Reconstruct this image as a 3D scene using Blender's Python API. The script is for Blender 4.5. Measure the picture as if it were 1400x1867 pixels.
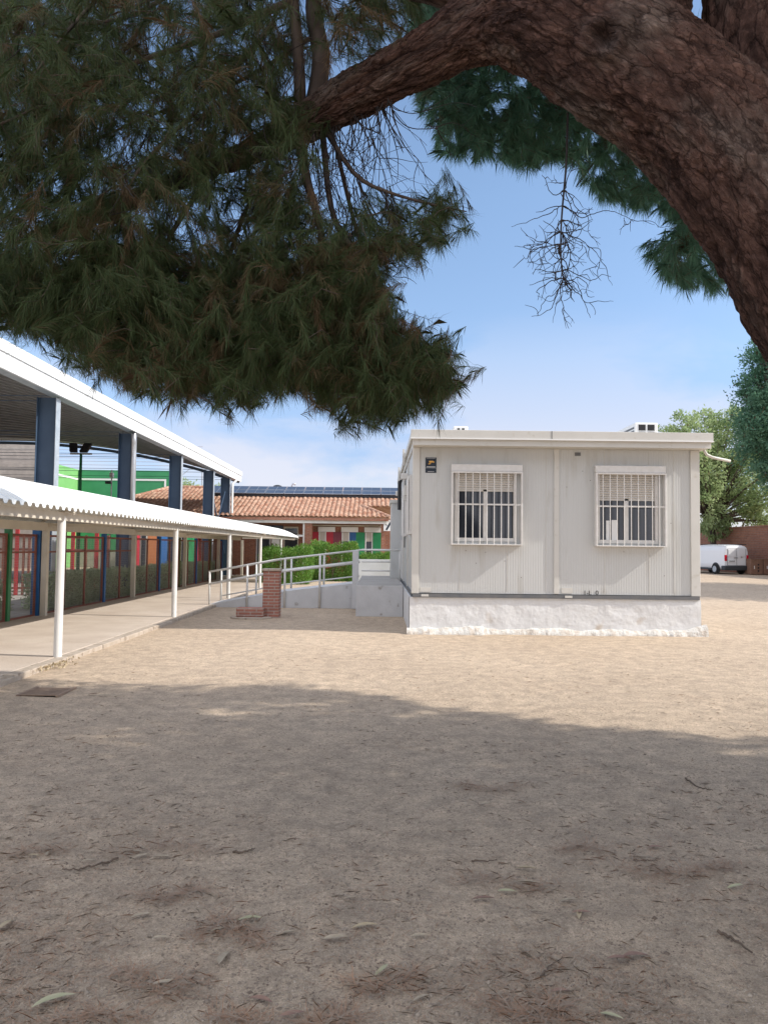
import bpy, math, random
import numpy as np
from mathutils import Vector, Matrix, Euler, noise as mnoise

for o in list(bpy.data.objects): bpy.data.objects.remove(o)
R_ = math.radians
rng = np.random.default_rng(7)
random.seed(7)
S = bpy.context.scene
COL = S.collection

# ------------------------------------------------------------------ camera, world, sun, exposure
EYE = 1.5
cam_d = bpy.data.cameras.new('camera'); cam = bpy.data.objects.new('camera', cam_d); COL.objects.link(cam)
cam_d.sensor_fit = 'HORIZONTAL'; cam_d.sensor_width = 36.0; cam_d.lens = 36.0
cam_d.clip_start = 0.05; cam_d.clip_end = 3000
CR = (Matrix.Rotation(R_(-0.41), 3, 'Z') @ Matrix.Rotation(R_(92.64), 3, 'X') @ Matrix.Rotation(R_(0.65), 3, 'Z'))
cam.matrix_world = Matrix.Translation((0, 0, EYE)) @ CR.to_4x4()
S.camera = cam
CRn = np.array(CR)

SUN_EL, SUN_AZ = 36.8, 98.5            # azimuth measured from +Y towards +X
se, sa = R_(SUN_EL), R_(SUN_AZ)
SD = Vector((math.cos(se)*math.sin(sa), math.cos(se)*math.cos(sa), math.sin(se)))
w = bpy.data.worlds.new("World"); S.world = w; w.use_nodes = True
nt = w.node_tree; nt.nodes.clear()
N = nt.nodes.new; L = nt.links.new
out = N('ShaderNodeOutputWorld'); bg = N('ShaderNodeBackground'); sky = N('ShaderNodeTexSky')
sky.sky_type = 'NISHITA'; sky.sun_disc = False; sky.sun_elevation = se; sky.sun_rotation = sa
sky.air_density = 0.95; sky.dust_density = 0.6; sky.ozone_density = 1.6; sky.altitude = 600
bg.inputs['Strength'].default_value = 0.15
tc = N('ShaderNodeTexCoord'); mp = N('ShaderNodeMapping'); mp.inputs['Scale'].default_value = (2.6, 2.6, 7.0)
mp.inputs['Location'].default_value = (1.75, 0.9, 0.15)
nz = N('ShaderNodeTexNoise'); nz.inputs['Scale'].default_value = 1.7; nz.inputs['Detail'].default_value = 7; nz.inputs['Roughness'].default_value = 0.55
nz.inputs['Distortion'].default_value = 0.3
cr = N('ShaderNodeValToRGB'); cr.color_ramp.elements[0].position = 0.44; cr.color_ramp.elements[1].position = 0.62
sx = N('ShaderNodeSeparateXYZ')
band = N('ShaderNodeValToRGB'); e = band.color_ramp.elements
e[0].position = 0.0; e[0].color = (.9,.9,.9,1); e[1].position = 0.30; e[1].color = (0.0,0.0,0.0,1)
e2 = band.color_ramp.elements.new(0.11); e2.color = (.8,.8,.8,1)
e3 = band.color_ramp.elements.new(0.17); e3.color = (.5,.5,.5,1)
dt = N('ShaderNodeVectorMath'); dt.operation = 'DOT_PRODUCT'; dt.inputs[1].default_value = (.252, .949, .187); L(tc.outputs['Generated'], dt.inputs[0])
db = N('ShaderNodeMapRange'); db.inputs['From Min'].default_value = .984; db.inputs['From Max'].default_value = .9995; db.inputs['To Min'].default_value = 0; db.inputs['To Max'].default_value = .24; L(dt.outputs['Value'], db.inputs['Value'])
nad = N('ShaderNodeMath'); nad.operation = 'ADD'; L(nz.outputs['Fac'], nad.inputs[0]); L(db.outputs[0], nad.inputs[1])
mul = N('ShaderNodeMath'); mul.operation = 'MULTIPLY'
mix = N('ShaderNodeMixRGB'); mix.inputs['Color2'].default_value = (3.7, 3.75, 4.2, 1)
L(tc.outputs['Generated'], mp.inputs['Vector']); L(mp.outputs[0], nz.inputs['Vector']); L(nad.outputs[0], cr.inputs[0])
L(tc.outputs['Generated'], sx.inputs[0]); L(sx.outputs['Z'], band.inputs[0])
L(cr.outputs[0], mul.inputs[0]); L(band.outputs[0], mul.inputs[1]); L(mul.outputs[0], mix.inputs['Fac'])
fill_veil = N('ShaderNodeMath'); fill_veil.operation = 'MULTIPLY_ADD'; fill_veil.inputs[1].default_value = -1.0; L(sx.outputs['Y'], fill_veil.inputs[0]); L(sx.outputs['Z'], fill_veil.inputs[2])  # added bright sky overhead and behind the camera, fill for the shaded ground
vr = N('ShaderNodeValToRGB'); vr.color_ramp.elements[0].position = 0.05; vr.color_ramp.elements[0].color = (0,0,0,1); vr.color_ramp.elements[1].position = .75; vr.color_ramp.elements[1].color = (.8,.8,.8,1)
L(fill_veil.outputs[0], vr.inputs[0])
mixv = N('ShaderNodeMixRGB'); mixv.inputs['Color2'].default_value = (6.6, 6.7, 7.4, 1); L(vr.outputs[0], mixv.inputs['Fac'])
hz_ = N('ShaderNodeValToRGB'); h_ = hz_.color_ramp.elements; h_[0].position = 0.0; h_[0].color = (.64,.58,.66,1); h_[1].position = .42; h_[1].color = (1.10,1.08,1.03,1)
h2_ = h_.new(.12); h2_.color = (.70,.66,.74,1); h3_ = h_.new(.24); h3_.color = (.97,.94,.93,1)
L(sx.outputs['Z'], hz_.inputs[0]); mh = N('ShaderNodeMixRGB'); mh.blend_type = 'MULTIPLY'; mh.inputs['Fac'].default_value = 1
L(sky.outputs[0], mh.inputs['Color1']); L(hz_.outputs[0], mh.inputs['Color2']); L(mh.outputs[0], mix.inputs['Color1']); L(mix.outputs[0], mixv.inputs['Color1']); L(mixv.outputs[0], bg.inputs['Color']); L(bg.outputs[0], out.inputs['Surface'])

sd = bpy.data.lights.new('sun', 'SUN'); sd.energy = 3.3; sd.angle = R_(0.53); sd.color = (1.0, 0.945, 0.87)
sun = bpy.data.objects.new('sun', sd); COL.objects.link(sun); sun.location = (20, -5, 30)
sun.rotation_euler = SD.to_track_quat('Z', 'Y').to_euler()
S.view_settings.view_transform = 'Standard'; S.view_settings.look = 'None'
S.view_settings.exposure = 0.62; S.view_settings.gamma = 1.0
S.cycles.max_bounces = 6; S.cycles.diffuse_bounces = 3; S.cycles.glossy_bounces = 2; S.cycles.transparent_max_bounces = 8
S.cycles.caustics_reflective = False; S.cycles.caustics_refractive = False

def W(px, py, Y):
    """world point at depth Y seen at photograph pixel px, py"""
    d = CRn @ np.array([(px-700)/1400, (933.5-py)/1400, -1.0])
    return np.array([0, 0, EYE]) + d*(Y/d[1])
def GX(px, py, z=0.0):
    """point of the level plane z seen at px, py"""
    d = CRn @ np.array([(px-700)/1400, (933.5-py)/1400, -1.0])
    return np.array([0, 0, EYE]) + d*((z-EYE)/d[2])

# ------------------------------------------------------------------ noise
def _h(i, j, s=0):
    v = np.sin(i*127.1 + j*311.7 + s*74.7)*43758.5453
    return v - np.floor(v)
def vn2(x, y, s=0):
    i, j = np.floor(x), np.floor(y); f, g = x-i, y-j
    f = f*f*(3-2*f); g = g*g*(3-2*g)
    return (_h(i,j,s)*(1-f)+_h(i+1,j,s)*f)*(1-g) + (_h(i,j+1,s)*(1-f)+_h(i+1,j+1,s)*f)*g
def fbm(x, y, o=4, s=0):
    a, t, r = 0.5, 0, 0
    for k in range(o):
        r = r + a*vn2(x, y, s+k); t += a; a *= .5; x = x*2.03+3.1; y = y*2.03+1.7
    return r/t

# ------------------------------------------------------------------ materials
def nodes(m):
    m.use_nodes = True; t = m.node_tree; b = t.nodes['Principled BSDF']; return t, b
def pm(name, c1, c2=None, scale=4.0, rough=.6, bump=0.0, bscale=60.0, metal=0.0, stretch=(1,1,1), detail=6, lo=.35, hi=.65, spec=.4, c3=None, c3scale=40, c3lo=.62, c3hi=.7, dist=.01):
    m = bpy.data.materials.new(name); t, b = nodes(m)
    b.inputs['Base Color'].default_value = (*c1, 1); b.inputs['Roughness'].default_value = rough
    b.inputs['Metallic'].default_value = metal; b.inputs['Specular IOR Level'].default_value = spec
    tc = t.nodes.new('ShaderNodeTexCoord'); mp = t.nodes.new('ShaderNodeMapping'); mp.inputs['Scale'].default_value = stretch
    t.links.new(tc.outputs['Object'], mp.inputs['Vector'])
    col = None
    if c2:
        n = t.nodes.new('ShaderNodeTexNoise'); n.inputs['Scale'].default_value = scale; n.inputs['Detail'].default_value = detail
        r = t.nodes.new('ShaderNodeValToRGB'); r.color_ramp.elements[0].position = lo; r.color_ramp.elements[1].position = hi
        r.color_ramp.elements[0].color = (*c1, 1); r.color_ramp.elements[1].color = (*c2, 1)
        t.links.new(mp.outputs[0], n.inputs['Vector']); t.links.new(n.outputs['Fac'], r.inputs[0]); col = r.outputs[0]
    if c3:
        n = t.nodes.new('ShaderNodeTexNoise'); n.inputs['Scale'].default_value = c3scale; n.inputs['Detail'].default_value = 3
        r = t.nodes.new('ShaderNodeValToRGB'); r.color_ramp.elements[0].position = c3lo; r.color_ramp.elements[1].position = c3hi
        x = t.nodes.new('ShaderNodeMixRGB'); x.inputs['Color2'].default_value = (*c3, 1)
        t.links.new(mp.outputs[0], n.inputs['Vector']); t.links.new(n.outputs['Fac'], r.inputs[0]); t.links.new(r.outputs[0], x.inputs['Fac'])
        if col: t.links.new(col, x.inputs['Color1'])
        else: x.inputs['Color1'].default_value = (*c1, 1)
        col = x.outputs[0]
    if col: t.links.new(col, b.inputs['Base Color'])
    if bump:
        n = t.nodes.new('ShaderNodeTexNoise'); n.inputs['Scale'].default_value = bscale; n.inputs['Detail'].default_value = 6
        bu = t.nodes.new('ShaderNodeBump'); bu.inputs['Strength'].default_value = bump; bu.inputs['Distance'].default_value = dist
        t.links.new(mp.outputs[0], n.inputs['Vector']); t.links.new(n.outputs['Fac'], bu.inputs['Height']); t.links.new(bu.outputs[0], b.inputs['Normal'])
    return m

def foliage_mat(name, c1, c2, trans=.25, brown=(.12,.06,.03)):
    m = bpy.data.materials.new(name); t, b = nodes(m)
    a = t.nodes.new('ShaderNodeAttribute'); a.attribute_name = 'tone'
    sp = t.nodes.new('ShaderNodeSeparateXYZ'); t.links.new(a.outputs['Vector'], sp.inputs[0])
    x = t.nodes.new('ShaderNodeMixRGB'); x.inputs['Color1'].default_value = (*c1,1); x.inputs['Color2'].default_value = (*c2,1)
    y = t.nodes.new('ShaderNodeMixRGB'); y.inputs['Color2'].default_value = (*brown,1)
    t.links.new(sp.outputs['X'], x.inputs['Fac']); t.links.new(x.outputs[0], y.inputs['Color1']); t.links.new(sp.outputs['Y'], y.inputs['Fac'])
    t.links.new(y.outputs[0], b.inputs['Base Color']); b.inputs['Roughness'].default_value = .55; b.inputs['Specular IOR Level'].default_value = .3
    tr = t.nodes.new('ShaderNodeBsdfTranslucent'); t.links.new(y.outputs[0], tr.inputs['Color'])
    ms = t.nodes.new('ShaderNodeMixShader'); ms.inputs[0].default_value = trans
    t.links.new(b.outputs[0], ms.inputs[1]); t.links.new(tr.outputs[0], ms.inputs[2]); t.links.new(ms.outputs[0], t.nodes['Material Output'].inputs['Surface'])
    return m

def brick_mat(name, c1, c2, mortar, scale=1.0, axis='XZ'):
    m = bpy.data.materials.new(name); t, b = nodes(m); b.inputs['Roughness'].default_value = .85
    tc = t.nodes.new('ShaderNodeTexCoord'); sp = t.nodes.new('ShaderNodeSeparateXYZ'); cb = t.nodes.new('ShaderNodeCombineXYZ'); ad = t.nodes.new('ShaderNodeMath')
    t.links.new(tc.outputs['Object'], sp.inputs[0]); t.links.new(sp.outputs['X'], ad.inputs[0]); t.links.new(sp.outputs['Y'], ad.inputs[1])
    t.links.new(ad.outputs[0], cb.inputs['X']); t.links.new(sp.outputs['Z'], cb.inputs['Y'])
    br = t.nodes.new('ShaderNodeTexBrick'); br.inputs['Color1'].default_value = (*c1,1); br.inputs['Color2'].default_value = (*c2,1); br.inputs['Mortar'].default_value = (*mortar,1)
    br.inputs['Scale'].default_value = scale; br.inputs['Brick Width'].default_value = .25; br.inputs['Row Height'].default_value = .065; br.inputs['Mortar Size'].default_value = .009
    br.inputs['Mortar Smooth'].default_value = .3
    t.links.new(cb.outputs[0], br.inputs['Vector'])
    n = t.nodes.new('ShaderNodeTexNoise'); n.inputs['Scale'].default_value = 7; n.inputs['Detail'].default_value = 5; t.links.new(tc.outputs['Object'], n.inputs['Vector'])
    x = t.nodes.new('ShaderNodeMixRGB'); x.blend_type = 'MULTIPLY'; x.inputs['Fac'].default_value = .5
    t.links.new(br.outputs['Color'], x.inputs['Color1']); t.links.new(n.outputs['Fac'], x.inputs['Color2']); t.links.new(x.outputs[0], b.inputs['Base Color'])
    bu = t.nodes.new('ShaderNodeBump'); bu.inputs['Strength'].default_value = .6; bu.inputs['Distance'].default_value = -.01; t.links.new(br.outputs['Fac'], bu.inputs['Height']); t.links.new(bu.outputs[0], b.inputs['Normal'])
    return m

M = {}
M['white'] = pm('white_paint', (.74,.73,.70), (.66,.65,.61), 3, .45, c3=(.45,.42,.36), c3scale=14, c3lo=.66, c3hi=.8)
M['canopy'] = pm('canopy_sheet', (.80,.81,.78), (.72,.73,.69), 2, .5)
M['beam'] = pm('beam_paint', (.62,.57,.48), (.55,.50,.42), 3, .6)
M['fascia'] = pm('roof_fascia', (.84,.85,.85), (.78,.79,.79), 2, .45)
M['steelblue'] = pm('blue_steel', (.05,.085,.14), (.065,.105,.165), 2, .5)
M['galv'] = pm('galvanised', (.36,.40,.44), (.46,.50,.53), 5, .4, metal=.3)
M['deck'] = pm('deck_sheet', (.60,.58,.55), (.54,.52,.49), 1.5, .6)
M['rust'] = pm('oxide_red', (.19,.065,.045), (.25,.09,.06), 8, .6)
M['fgreen'] = pm('green_paint', (.03,.16,.06), (.035,.2,.075), 4, .5)
M['folive'] = pm('olive_paint', (.12,.14,.04), (.10,.10,.04), 4, .5)
M['fblue'] = pm('blue_paint', (.02,.10,.28), (.025,.13,.33), 4, .5)
M['fbrown'] = pm('brown_paint', (.10,.05,.035), (.12,.06,.04), 4, .5)
M['red'] = pm('red_paint', (.42,.03,.035), (.5,.05,.05), 4, .5)
M['wire'] = pm('wire', (.34,.30,.28), None, rough=.5)
M['court_green'] = pm('court_green', (.045,.26,.11), (.06,.30,.13), 1.2, .8)
M['court_light'] = pm('court_light', (.17,.42,.13), (.2,.47,.16), 1.2, .8)
M['concrete'] = pm('concrete', (.47,.42,.37), (.38,.34,.30), 3, .9, bump=.3, bscale=30)
M['courtfloor'] = pm('court_floor', (.42,.40,.37), (.36,.34,.31), 2, .9)
M['sheet_grey'] = pm('grey_base', (.12,.13,.14), (.16,.16,.16), 6, .6)
M['glass'] = pm('dark_glass', (.012,.016,.024), (.035,.04,.05), 30, .08, stretch=(1,1,.05), spec=.6)
M['dark'] = pm('dark_opening', (.018,.018,.02), None, rough=.6)
M['black'] = pm('black_plastic', (.02,.02,.022), None, rough=.45)
M['navy'] = pm('navy_plate', (.02,.03,.045), (.025,.035,.05), 20, .4)
M['yellow'] = pm('amber', (.75,.42,.10), None, rough=.5)
M['signwhite'] = pm('sign_white', (.8,.8,.78), None, rough=.5)
M['blind'] = pm('blind', (.55,.50,.44), (.50,.45,.40), 6, .6)
M['blue_panel'] = pm('blue_panel', (.025,.10,.27), (.03,.12,.30), 4, .5)
M['green_panel'] = pm('green_panel', (.02,.22,.08), (.025,.26,.10), 4, .5)
M['red_panel'] = pm('red_panel', (.40,.02,.04), (.46,.03,.05), 4, .5)
M['maroon_panel'] = pm('maroon_panel', (.18,.035,.055), (.21,.045,.06), 4, .5)
M['orange_panel'] = pm('orange_panel', (.30,.10,.04), (.34,.13,.05), 4, .5)
M['brick'] = brick_mat('brick', (.45,.17,.09), (.36,.12,.065), (.42,.34,.27))
M['brick_old'] = brick_mat('old_brick', (.50,.21,.15), (.42,.17,.12), (.55,.48,.42))
M['brick_wall'] = brick_mat('wall_brick', (.40,.16,.09), (.30,.11,.065), (.30,.22,.17), scale=.55)
M['tile'] = pm('roof_tile', (.34,.16,.10), (.53,.35,.25), 3.5, .85, lo=.38, hi=.62, c3=(.22,.16,.11), c3scale=9, c3lo=.58, c3hi=.68)
M['solar'] = pm('solar_glass', (.035,.045,.07), (.045,.06,.09), 3, .3, spec=.6)
M['alu'] = pm('aluminium', (.55,.56,.58), None, rough=.35, metal=.8)
M['stucco'] = pm('stucco', (.71,.71,.70), (.67,.665,.65), 5, .95, bump=.4, bscale=11, c3=(.50,.40,.29), c3scale=2.2, c3lo=.66, c3hi=.84, dist=.03)
M['mortar'] = pm('rough_mortar', (.68,.66,.61), (.56,.50,.43), 9, .95, bump=.9, bscale=40, lo=.45, hi=.62, dist=.03)
M['rampwhite'] = pm('ramp_paint', (.62,.62,.62), (.55,.55,.55), 3, .85, bump=.3, bscale=25, c3=(.36,.34,.31), c3scale=6, c3lo=.66, c3hi=.74)
M['vanwhite'] = pm('van_paint', (.78,.79,.80), None, rough=.22, spec=.5)
M['vandark'] = pm('van_plastic', (.035,.04,.045), (.045,.05,.055), 20, .6)
M['tyre'] = pm('tyre', (.02,.02,.02), None, rough=.85)
M['taillight'] = pm('tail_light', (.5,.01,.03), None, rough=.2)
M['crate'] = pm('crate_wood', (.26,.15,.10), (.20,.11,.075), 8, .8)
M['leafdry1'] = pm('leaf_tan', (.44,.37,.27), (.34,.27,.19), 30, .7)
M['leafdry2'] = pm('leaf_red', (.30,.19,.14), (.22,.14,.11), 30, .7)
M['leafdry3'] = pm('leaf_green', (.40,.40,.24), (.46,.42,.28), 30, .7)
M['leafdry4'] = pm('leaf_yellow', (.46,.38,.25), (.40,.31,.19), 30, .7)
M['twig'] = pm('twig', (.10,.075,.055), (.15,.11,.08), 30, .9)
M['deadwood'] = pm('dead_wood', (.035,.03,.032), (.06,.05,.048), 9, .9)
M['grate'] = pm('grate_iron', (.30,.22,.16), (.24,.17,.125), 14, .8)
M['pine_near'] = foliage_mat('pine_needles', (.06,.095,.035), (.105,.14,.055), .35, brown=(.19,.115,.065))
M['pine_far'] = foliage_mat('pine_needles_far', (.08,.19,.12), (.14,.26,.16), .4)
M['leaf_light'] = foliage_mat('tree_leaves', (.24,.34,.14), (.44,.52,.27), .5)
M['hedge'] = foliage_mat('hedge_leaves', (.21,.31,.17), (.44,.51,.32), .2, brown=(.3,.3,.22))
M['bush'] = foliage_mat('bush_leaves', (.06,.16,.02), (.17,.31,.05), .3, brown=(.25,.22,.08))
M['litter'] = foliage_mat('needle_litter', (.36,.28,.21), (.46,.38,.29), 0.0, brown=(.40,.22,.125))

def panel_mat():
    m = pm('sandwich_panel', (.555,.56,.545), (.525,.53,.51), .8, .42, c3=(.40,.38,.33), c3scale=4.0, c3lo=.58, c3hi=.85, stretch=(1,1,.22))
    t = m.node_tree; b = t.nodes['Principled BSDF']
    tc = t.nodes.new('ShaderNodeTexCoord'); s = t.nodes.new('ShaderNodeSeparateXYZ'); t.links.new(tc.outputs['Object'], s.inputs[0])
    ad = t.nodes.new('ShaderNodeMath'); ad.operation='ADD'; t.links.new(s.outputs['X'], ad.inputs[0]); t.links.new(s.outputs['Y'], ad.inputs[1])
    cb = t.nodes.new('ShaderNodeCombineXYZ'); t.links.new(ad.outputs[0], cb.inputs['X'])
    wv = t.nodes.new('ShaderNodeTexWave'); wv.wave_type='BANDS'; wv.bands_direction='X'; wv.inputs['Scale'].default_value = 7.0; wv.inputs['Distortion'].default_value = 0
    n2 = t.nodes.new('ShaderNodeTexNoise'); n2.inputs['Scale'].default_value = 12; n2.noise_dimensions='3D'; t.links.new(cb.outputs[0], n2.inputs['Vector'])
    mm = t.nodes.new('ShaderNodeMath'); mm.operation='MULTIPLY'; t.links.new(cb.outputs[0], wv.inputs['Vector']); t.links.new(wv.outputs['Fac'], mm.inputs[0]); t.links.new(n2.outputs['Fac'], mm.inputs[1])
    bu = t.nodes.new('ShaderNodeBump'); bu.inputs['Strength'].default_value = .9; bu.inputs['Distance'].default_value = .003
    t.links.new(mm.outputs[0], bu.inputs['Height']); t.links.new(bu.outputs[0], b.inputs['Normal'])
    return m
M['panel'] = panel_mat()
M['trim'] = pm('cream_trim', (.62,.605,.56), (.58,.565,.52), 2, .45, c3=(.50,.47,.40), c3scale=9, c3lo=.62, c3hi=.8)
M['grille'] = pm('grille_paint', (.72,.70,.67), (.66,.64,.60), 12, .45)
M['shutter'] = pm('shutter_slats', (.62,.585,.53), (.57,.54,.49), 5, .5)

def bark_mat():
    m = bpy.data.materials.new('pine_bark'); t, b = nodes(m); b.inputs['Roughness'].default_value = .92; b.inputs['Specular IOR Level'].default_value=.15
    ga = t.nodes.new('ShaderNodeAttribute'); ga.attribute_name = 'grain'; V0 = ga.outputs['Vector']
    ta = t.nodes.new('ShaderNodeAttribute'); ta.attribute_name = 'tone'; sp = t.nodes.new('ShaderNodeSeparateXYZ'); t.links.new(ta.outputs['Vector'], sp.inputs[0])
    def nz(s_, d, ro=.6, src=None, col=False):
        n = t.nodes.new('ShaderNodeTexNoise'); n.inputs['Scale'].default_value = s_; n.inputs['Detail'].default_value = d; n.inputs['Roughness'].default_value = ro; t.links.new(src or V0, n.inputs['Vector']); return n.outputs['Color' if col else 'Fac']
    def ramp(f, a, ca, z, cz):
        r = t.nodes.new('ShaderNodeValToRGB'); r.color_ramp.elements[0].position=a; r.color_ramp.elements[0].color=(*ca,1); r.color_ramp.elements[1].position=z; r.color_ramp.elements[1].color=(*cz,1); t.links.new(f, r.inputs[0]); return r
    def mult(a, c, f=1.0):
        x = t.nodes.new('ShaderNodeMixRGB'); x.blend_type='MULTIPLY'; x.inputs['Fac'].default_value=f; t.links.new(a, x.inputs['Color1']); t.links.new(c, x.inputs['Color2']); return x.outputs[0]
    def warped(amount, s_):
        x = t.nodes.new('ShaderNodeMixRGB'); x.blend_type='ADD'; x.inputs['Fac'].default_value=amount; t.links.new(V0, x.inputs['Color1']); t.links.new(nz(s_, 6, .65, col=True), x.inputs['Color2']); return x.outputs[0]
    def cracks(scale, warp, ws, wd):
        v = t.nodes.new('ShaderNodeTexVoronoi'); v.feature='DISTANCE_TO_EDGE'; v.inputs['Scale'].default_value = scale; t.links.new(warped(warp, ws), v.inputs['Vector']); return ramp(v.outputs['Distance'], 0.0, (0,0,0), wd, (1,1,1)).outputs[0]
    k1 = cracks(11, .22, 7, .10); k2 = cracks(27, .12, 14, .13); k3 = cracks(60, .05, 30, .2)
    hgt = mult(mult(k1, k2, .55), k3, .3)
    c = ramp(nz(3.2, 9, .65), .34, (.115,.07,.06), .64, (.24,.195,.17)); e = c.color_ramp.elements.new(.48); e.color=(.175,.105,.085,1)
    fl = ramp(nz(9, 8, .75), .35, (.6,.58,.58), .65, (1.25,1.2,1.15)).outputs[0]
    col = mult(c.outputs[0], fl)
    col = mult(col, ramp(sp.outputs['X'], .02, (.4,.38,.38), .5, (1,1,1)).outputs[0])
    col = mult(col, ramp(hgt, .0, (.18,.16,.16), .6, (1,1,1)).outputs[0], .85)
    t.links.new(col, b.inputs['Base Color'])
    ad = t.nodes.new('ShaderNodeMath'); ad.operation='MULTIPLY_ADD'; ad.inputs[1].default_value=.55; t.links.new(nz(30, 8, .75), ad.inputs[0]); t.links.new(hgt, ad.inputs[2])
    bu = t.nodes.new('ShaderNodeBump'); bu.inputs['Strength'].default_value=1.0; bu.inputs['Distance'].default_value=.016; t.links.new(ad.outputs[0], bu.inputs['Height']); t.links.new(bu.outputs[0], b.inputs['Normal'])
    return m
M['bark'] = bark_mat()
M['deck_shade'] = pm('deck_shade_bar', (.17,.17,.17), (.22,.22,.22), 3, .6)  # dark grey imitates the shade in the deck recesses
M['barkp'] = pm('plain_bark', (.075,.055,.045), (.12,.09,.07), 9, .9, bump=.5, bscale=25)

def ground_mat():
    m = bpy.data.materials.new('sand'); t, b = nodes(m); b.inputs['Roughness'].default_value = .95; b.inputs['Specular IOR Level'].default_value = .15
    tc = t.nodes.new('ShaderNodeTexCoord')
    def nz(s, d=6, ro=.6):
        n = t.nodes.new('ShaderNodeTexNoise'); n.inputs['Scale'].default_value = s; n.inputs['Detail'].default_value = d; n.inputs['Roughness'].default_value = ro
        t.links.new(tc.outputs['Object'], n.inputs['Vector']); return n.outputs['Fac']
    def ramp(f, a, ca, z, cz):
        r = t.nodes.new('ShaderNodeValToRGB'); r.color_ramp.elements[0].position = a; r.color_ramp.elements[0].color = (*ca,1); r.color_ramp.elements[1].position = z; r.color_ramp.elements[1].color = (*cz,1)
        t.links.new(f, r.inputs[0]); return r.outputs[0]
    def mx(bt, fac, a, c):
        x = t.nodes.new('ShaderNodeMixRGB'); x.blend_type = bt
        if isinstance(fac, float): x.inputs['Fac'].default_value = fac
        else: t.links.new(fac, x.inputs['Fac'])
        t.links.new(a, x.inputs['Color1'])
        if isinstance(c, tuple): x.inputs['Color2'].default_value = (*c,1)
        else: t.links.new(c, x.inputs['Color2'])
        return x.outputs[0]
    base = ramp(nz(.55, 5), .3, (.505,.405,.305), .7, (.585,.475,.36))
    mid = ramp(nz(6, 7), .3, (.72,.72,.72), .7, (1.1,1.08,1.05))
    c = mx('MULTIPLY', 1.0, base, mid)
    grain = ramp(nz(140, 3, .8), .30, (.62,.60,.58), .70, (1.30,1.30,1.30))
    c = mx('MULTIPLY', .85, c, grain)
    g2 = ramp(nz(34, 5, .85), .34, (.66,.655,.65), .66, (1.30,1.30,1.30)); c = mx('MULTIPLY', .8, c, g2)
    speck = ramp(nz(48, 2, .5), .60, (0,0,0), .66, (1,1,1))
    c = mx('MIX', mx('MULTIPLY', 1.0, speck, (.6,.6,.6)), c, (.19,.15,.12))
    patch = ramp(nz(1.3, 8, .7), .60, (0,0,0), .74, (1,1,1))
    c = mx('MIX', mx('MULTIPLY', 1.0, patch, (.35,.35,.35)), c, (.30,.22,.15))
    t.links.new(c, b.inputs['Base Color'])
    bu = t.nodes.new('ShaderNodeBump'); bu.inputs['Strength'].default_value = .75; bu.inputs['Distance'].default_value = .012
    t.links.new(nz(75, 8, .8), bu.inputs['Height']); t.links.new(bu.outputs[0], b.inputs['Normal'])
    return m
M['sand'] = ground_mat()
def walk_mat():
    m = pm('walkway_concrete', (.56,.48,.40), (.49,.41,.335), 1.5, .9, bump=.5, bscale=70, c3=(.25,.2,.16), c3scale=60, c3lo=.6, c3hi=.68)
    return m
M['walk'] = walk_mat()
M['kerb'] = pm('kerb_stone', (.46,.39,.32), (.37,.31,.245), 6, .95, bump=.8, bscale=22, c3=(.22,.17,.13), c3scale=12, c3lo=.6, c3hi=.7)

# ------------------------------------------------------------------ mesh builder
class MB:
    def __init__(s): s.v = []; s.f = []; s.n = 0
    def add(s, v, f):
        s.v.extend([tuple(map(float, p)) for p in v]); s.f.extend([tuple(i+s.n for i in q) for q in f]); s.n += len(v); return s
    def box(s, x0, x1, y0, y1, z0, z1):
        v = [(x0,y0,z0),(x1,y0,z0),(x1,y1,z0),(x0,y1,z0),(x0,y0,z1),(x1,y0,z1),(x1,y1,z1),(x0,y1,z1)]
        return s.add(v, [(0,3,2,1),(4,5,6,7),(0,1,5,4),(1,2,6,5),(2,3,7,6),(3,0,4,7)])
    def prism(s, poly, vec):
        """poly: list of 3D points; extruded along vec"""
        n = len(poly); p = [Vector(q) for q in poly]; q = [a+Vector(vec) for a in p]
        return s.add(p+q, [tuple(range(n))[::-1], tuple(range(n, 2*n))] + [(i, (i+1)%n, n+(i+1)%n, n+i) for i in range(n)])
    def bar(s, a, b, wd, ht=None, up=(0,0,1)):
        ht = ht or wd; a = Vector(a); b = Vector(b); d = (b-a).normalized(); u = Vector(up)
        if abs(d.dot(u)) > .98: u = Vector((0,1,0))
        r = d.cross(u).normalized()*wd/2; u = r.cross(d).normalized()*ht/2
        v = [a-r-u, a+r-u, a+r+u, a-r+u, b-r-u, b+r-u, b+r+u, b-r+u]
        return s.add(v, [(0,3,2,1),(4,5,6,7),(0,1,5,4),(1,2,6,5),(2,3,7,6),(3,0,4,7)])
    def tube(s, pts, rad, k=12, caps=True):
        pts = [Vector(p) for p in pts]; n = len(pts); rad = rad if hasattr(rad, '__len__') else [rad]*n
        t = (pts[1]-pts[0]).normalized(); u = Vector((0,0,1)) if abs(t.z) < .9 else Vector((1,0,0)); u = (u - t*u.dot(t)).normalized()
        v = []; f = []
        for i, p in enumerate(pts):
            t = (pts[min(i+1,n-1)]-pts[max(i-1,0)]).normalized(); u = (u - t*u.dot(t)).normalized(); w_ = t.cross(u)
            for j in range(k):
                a = 2*math.pi*j/k; v.append(p + (u*math.cos(a)+w_*math.sin(a))*rad[i])
        for i in range(n-1):
            for j in range(k):
                f.append((i*k+j, i*k+(j+1)%k, (i+1)*k+(j+1)%k, (i+1)*k+j))
        if caps: f.append(tuple(range(k))[::-1]); f.append(tuple(range((n-1)*k, n*k)))
        return s.add(v, f)
    def quad(s, a, b, c, d): return s.add([a,b,c,d], [(0,1,2,3)])

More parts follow.
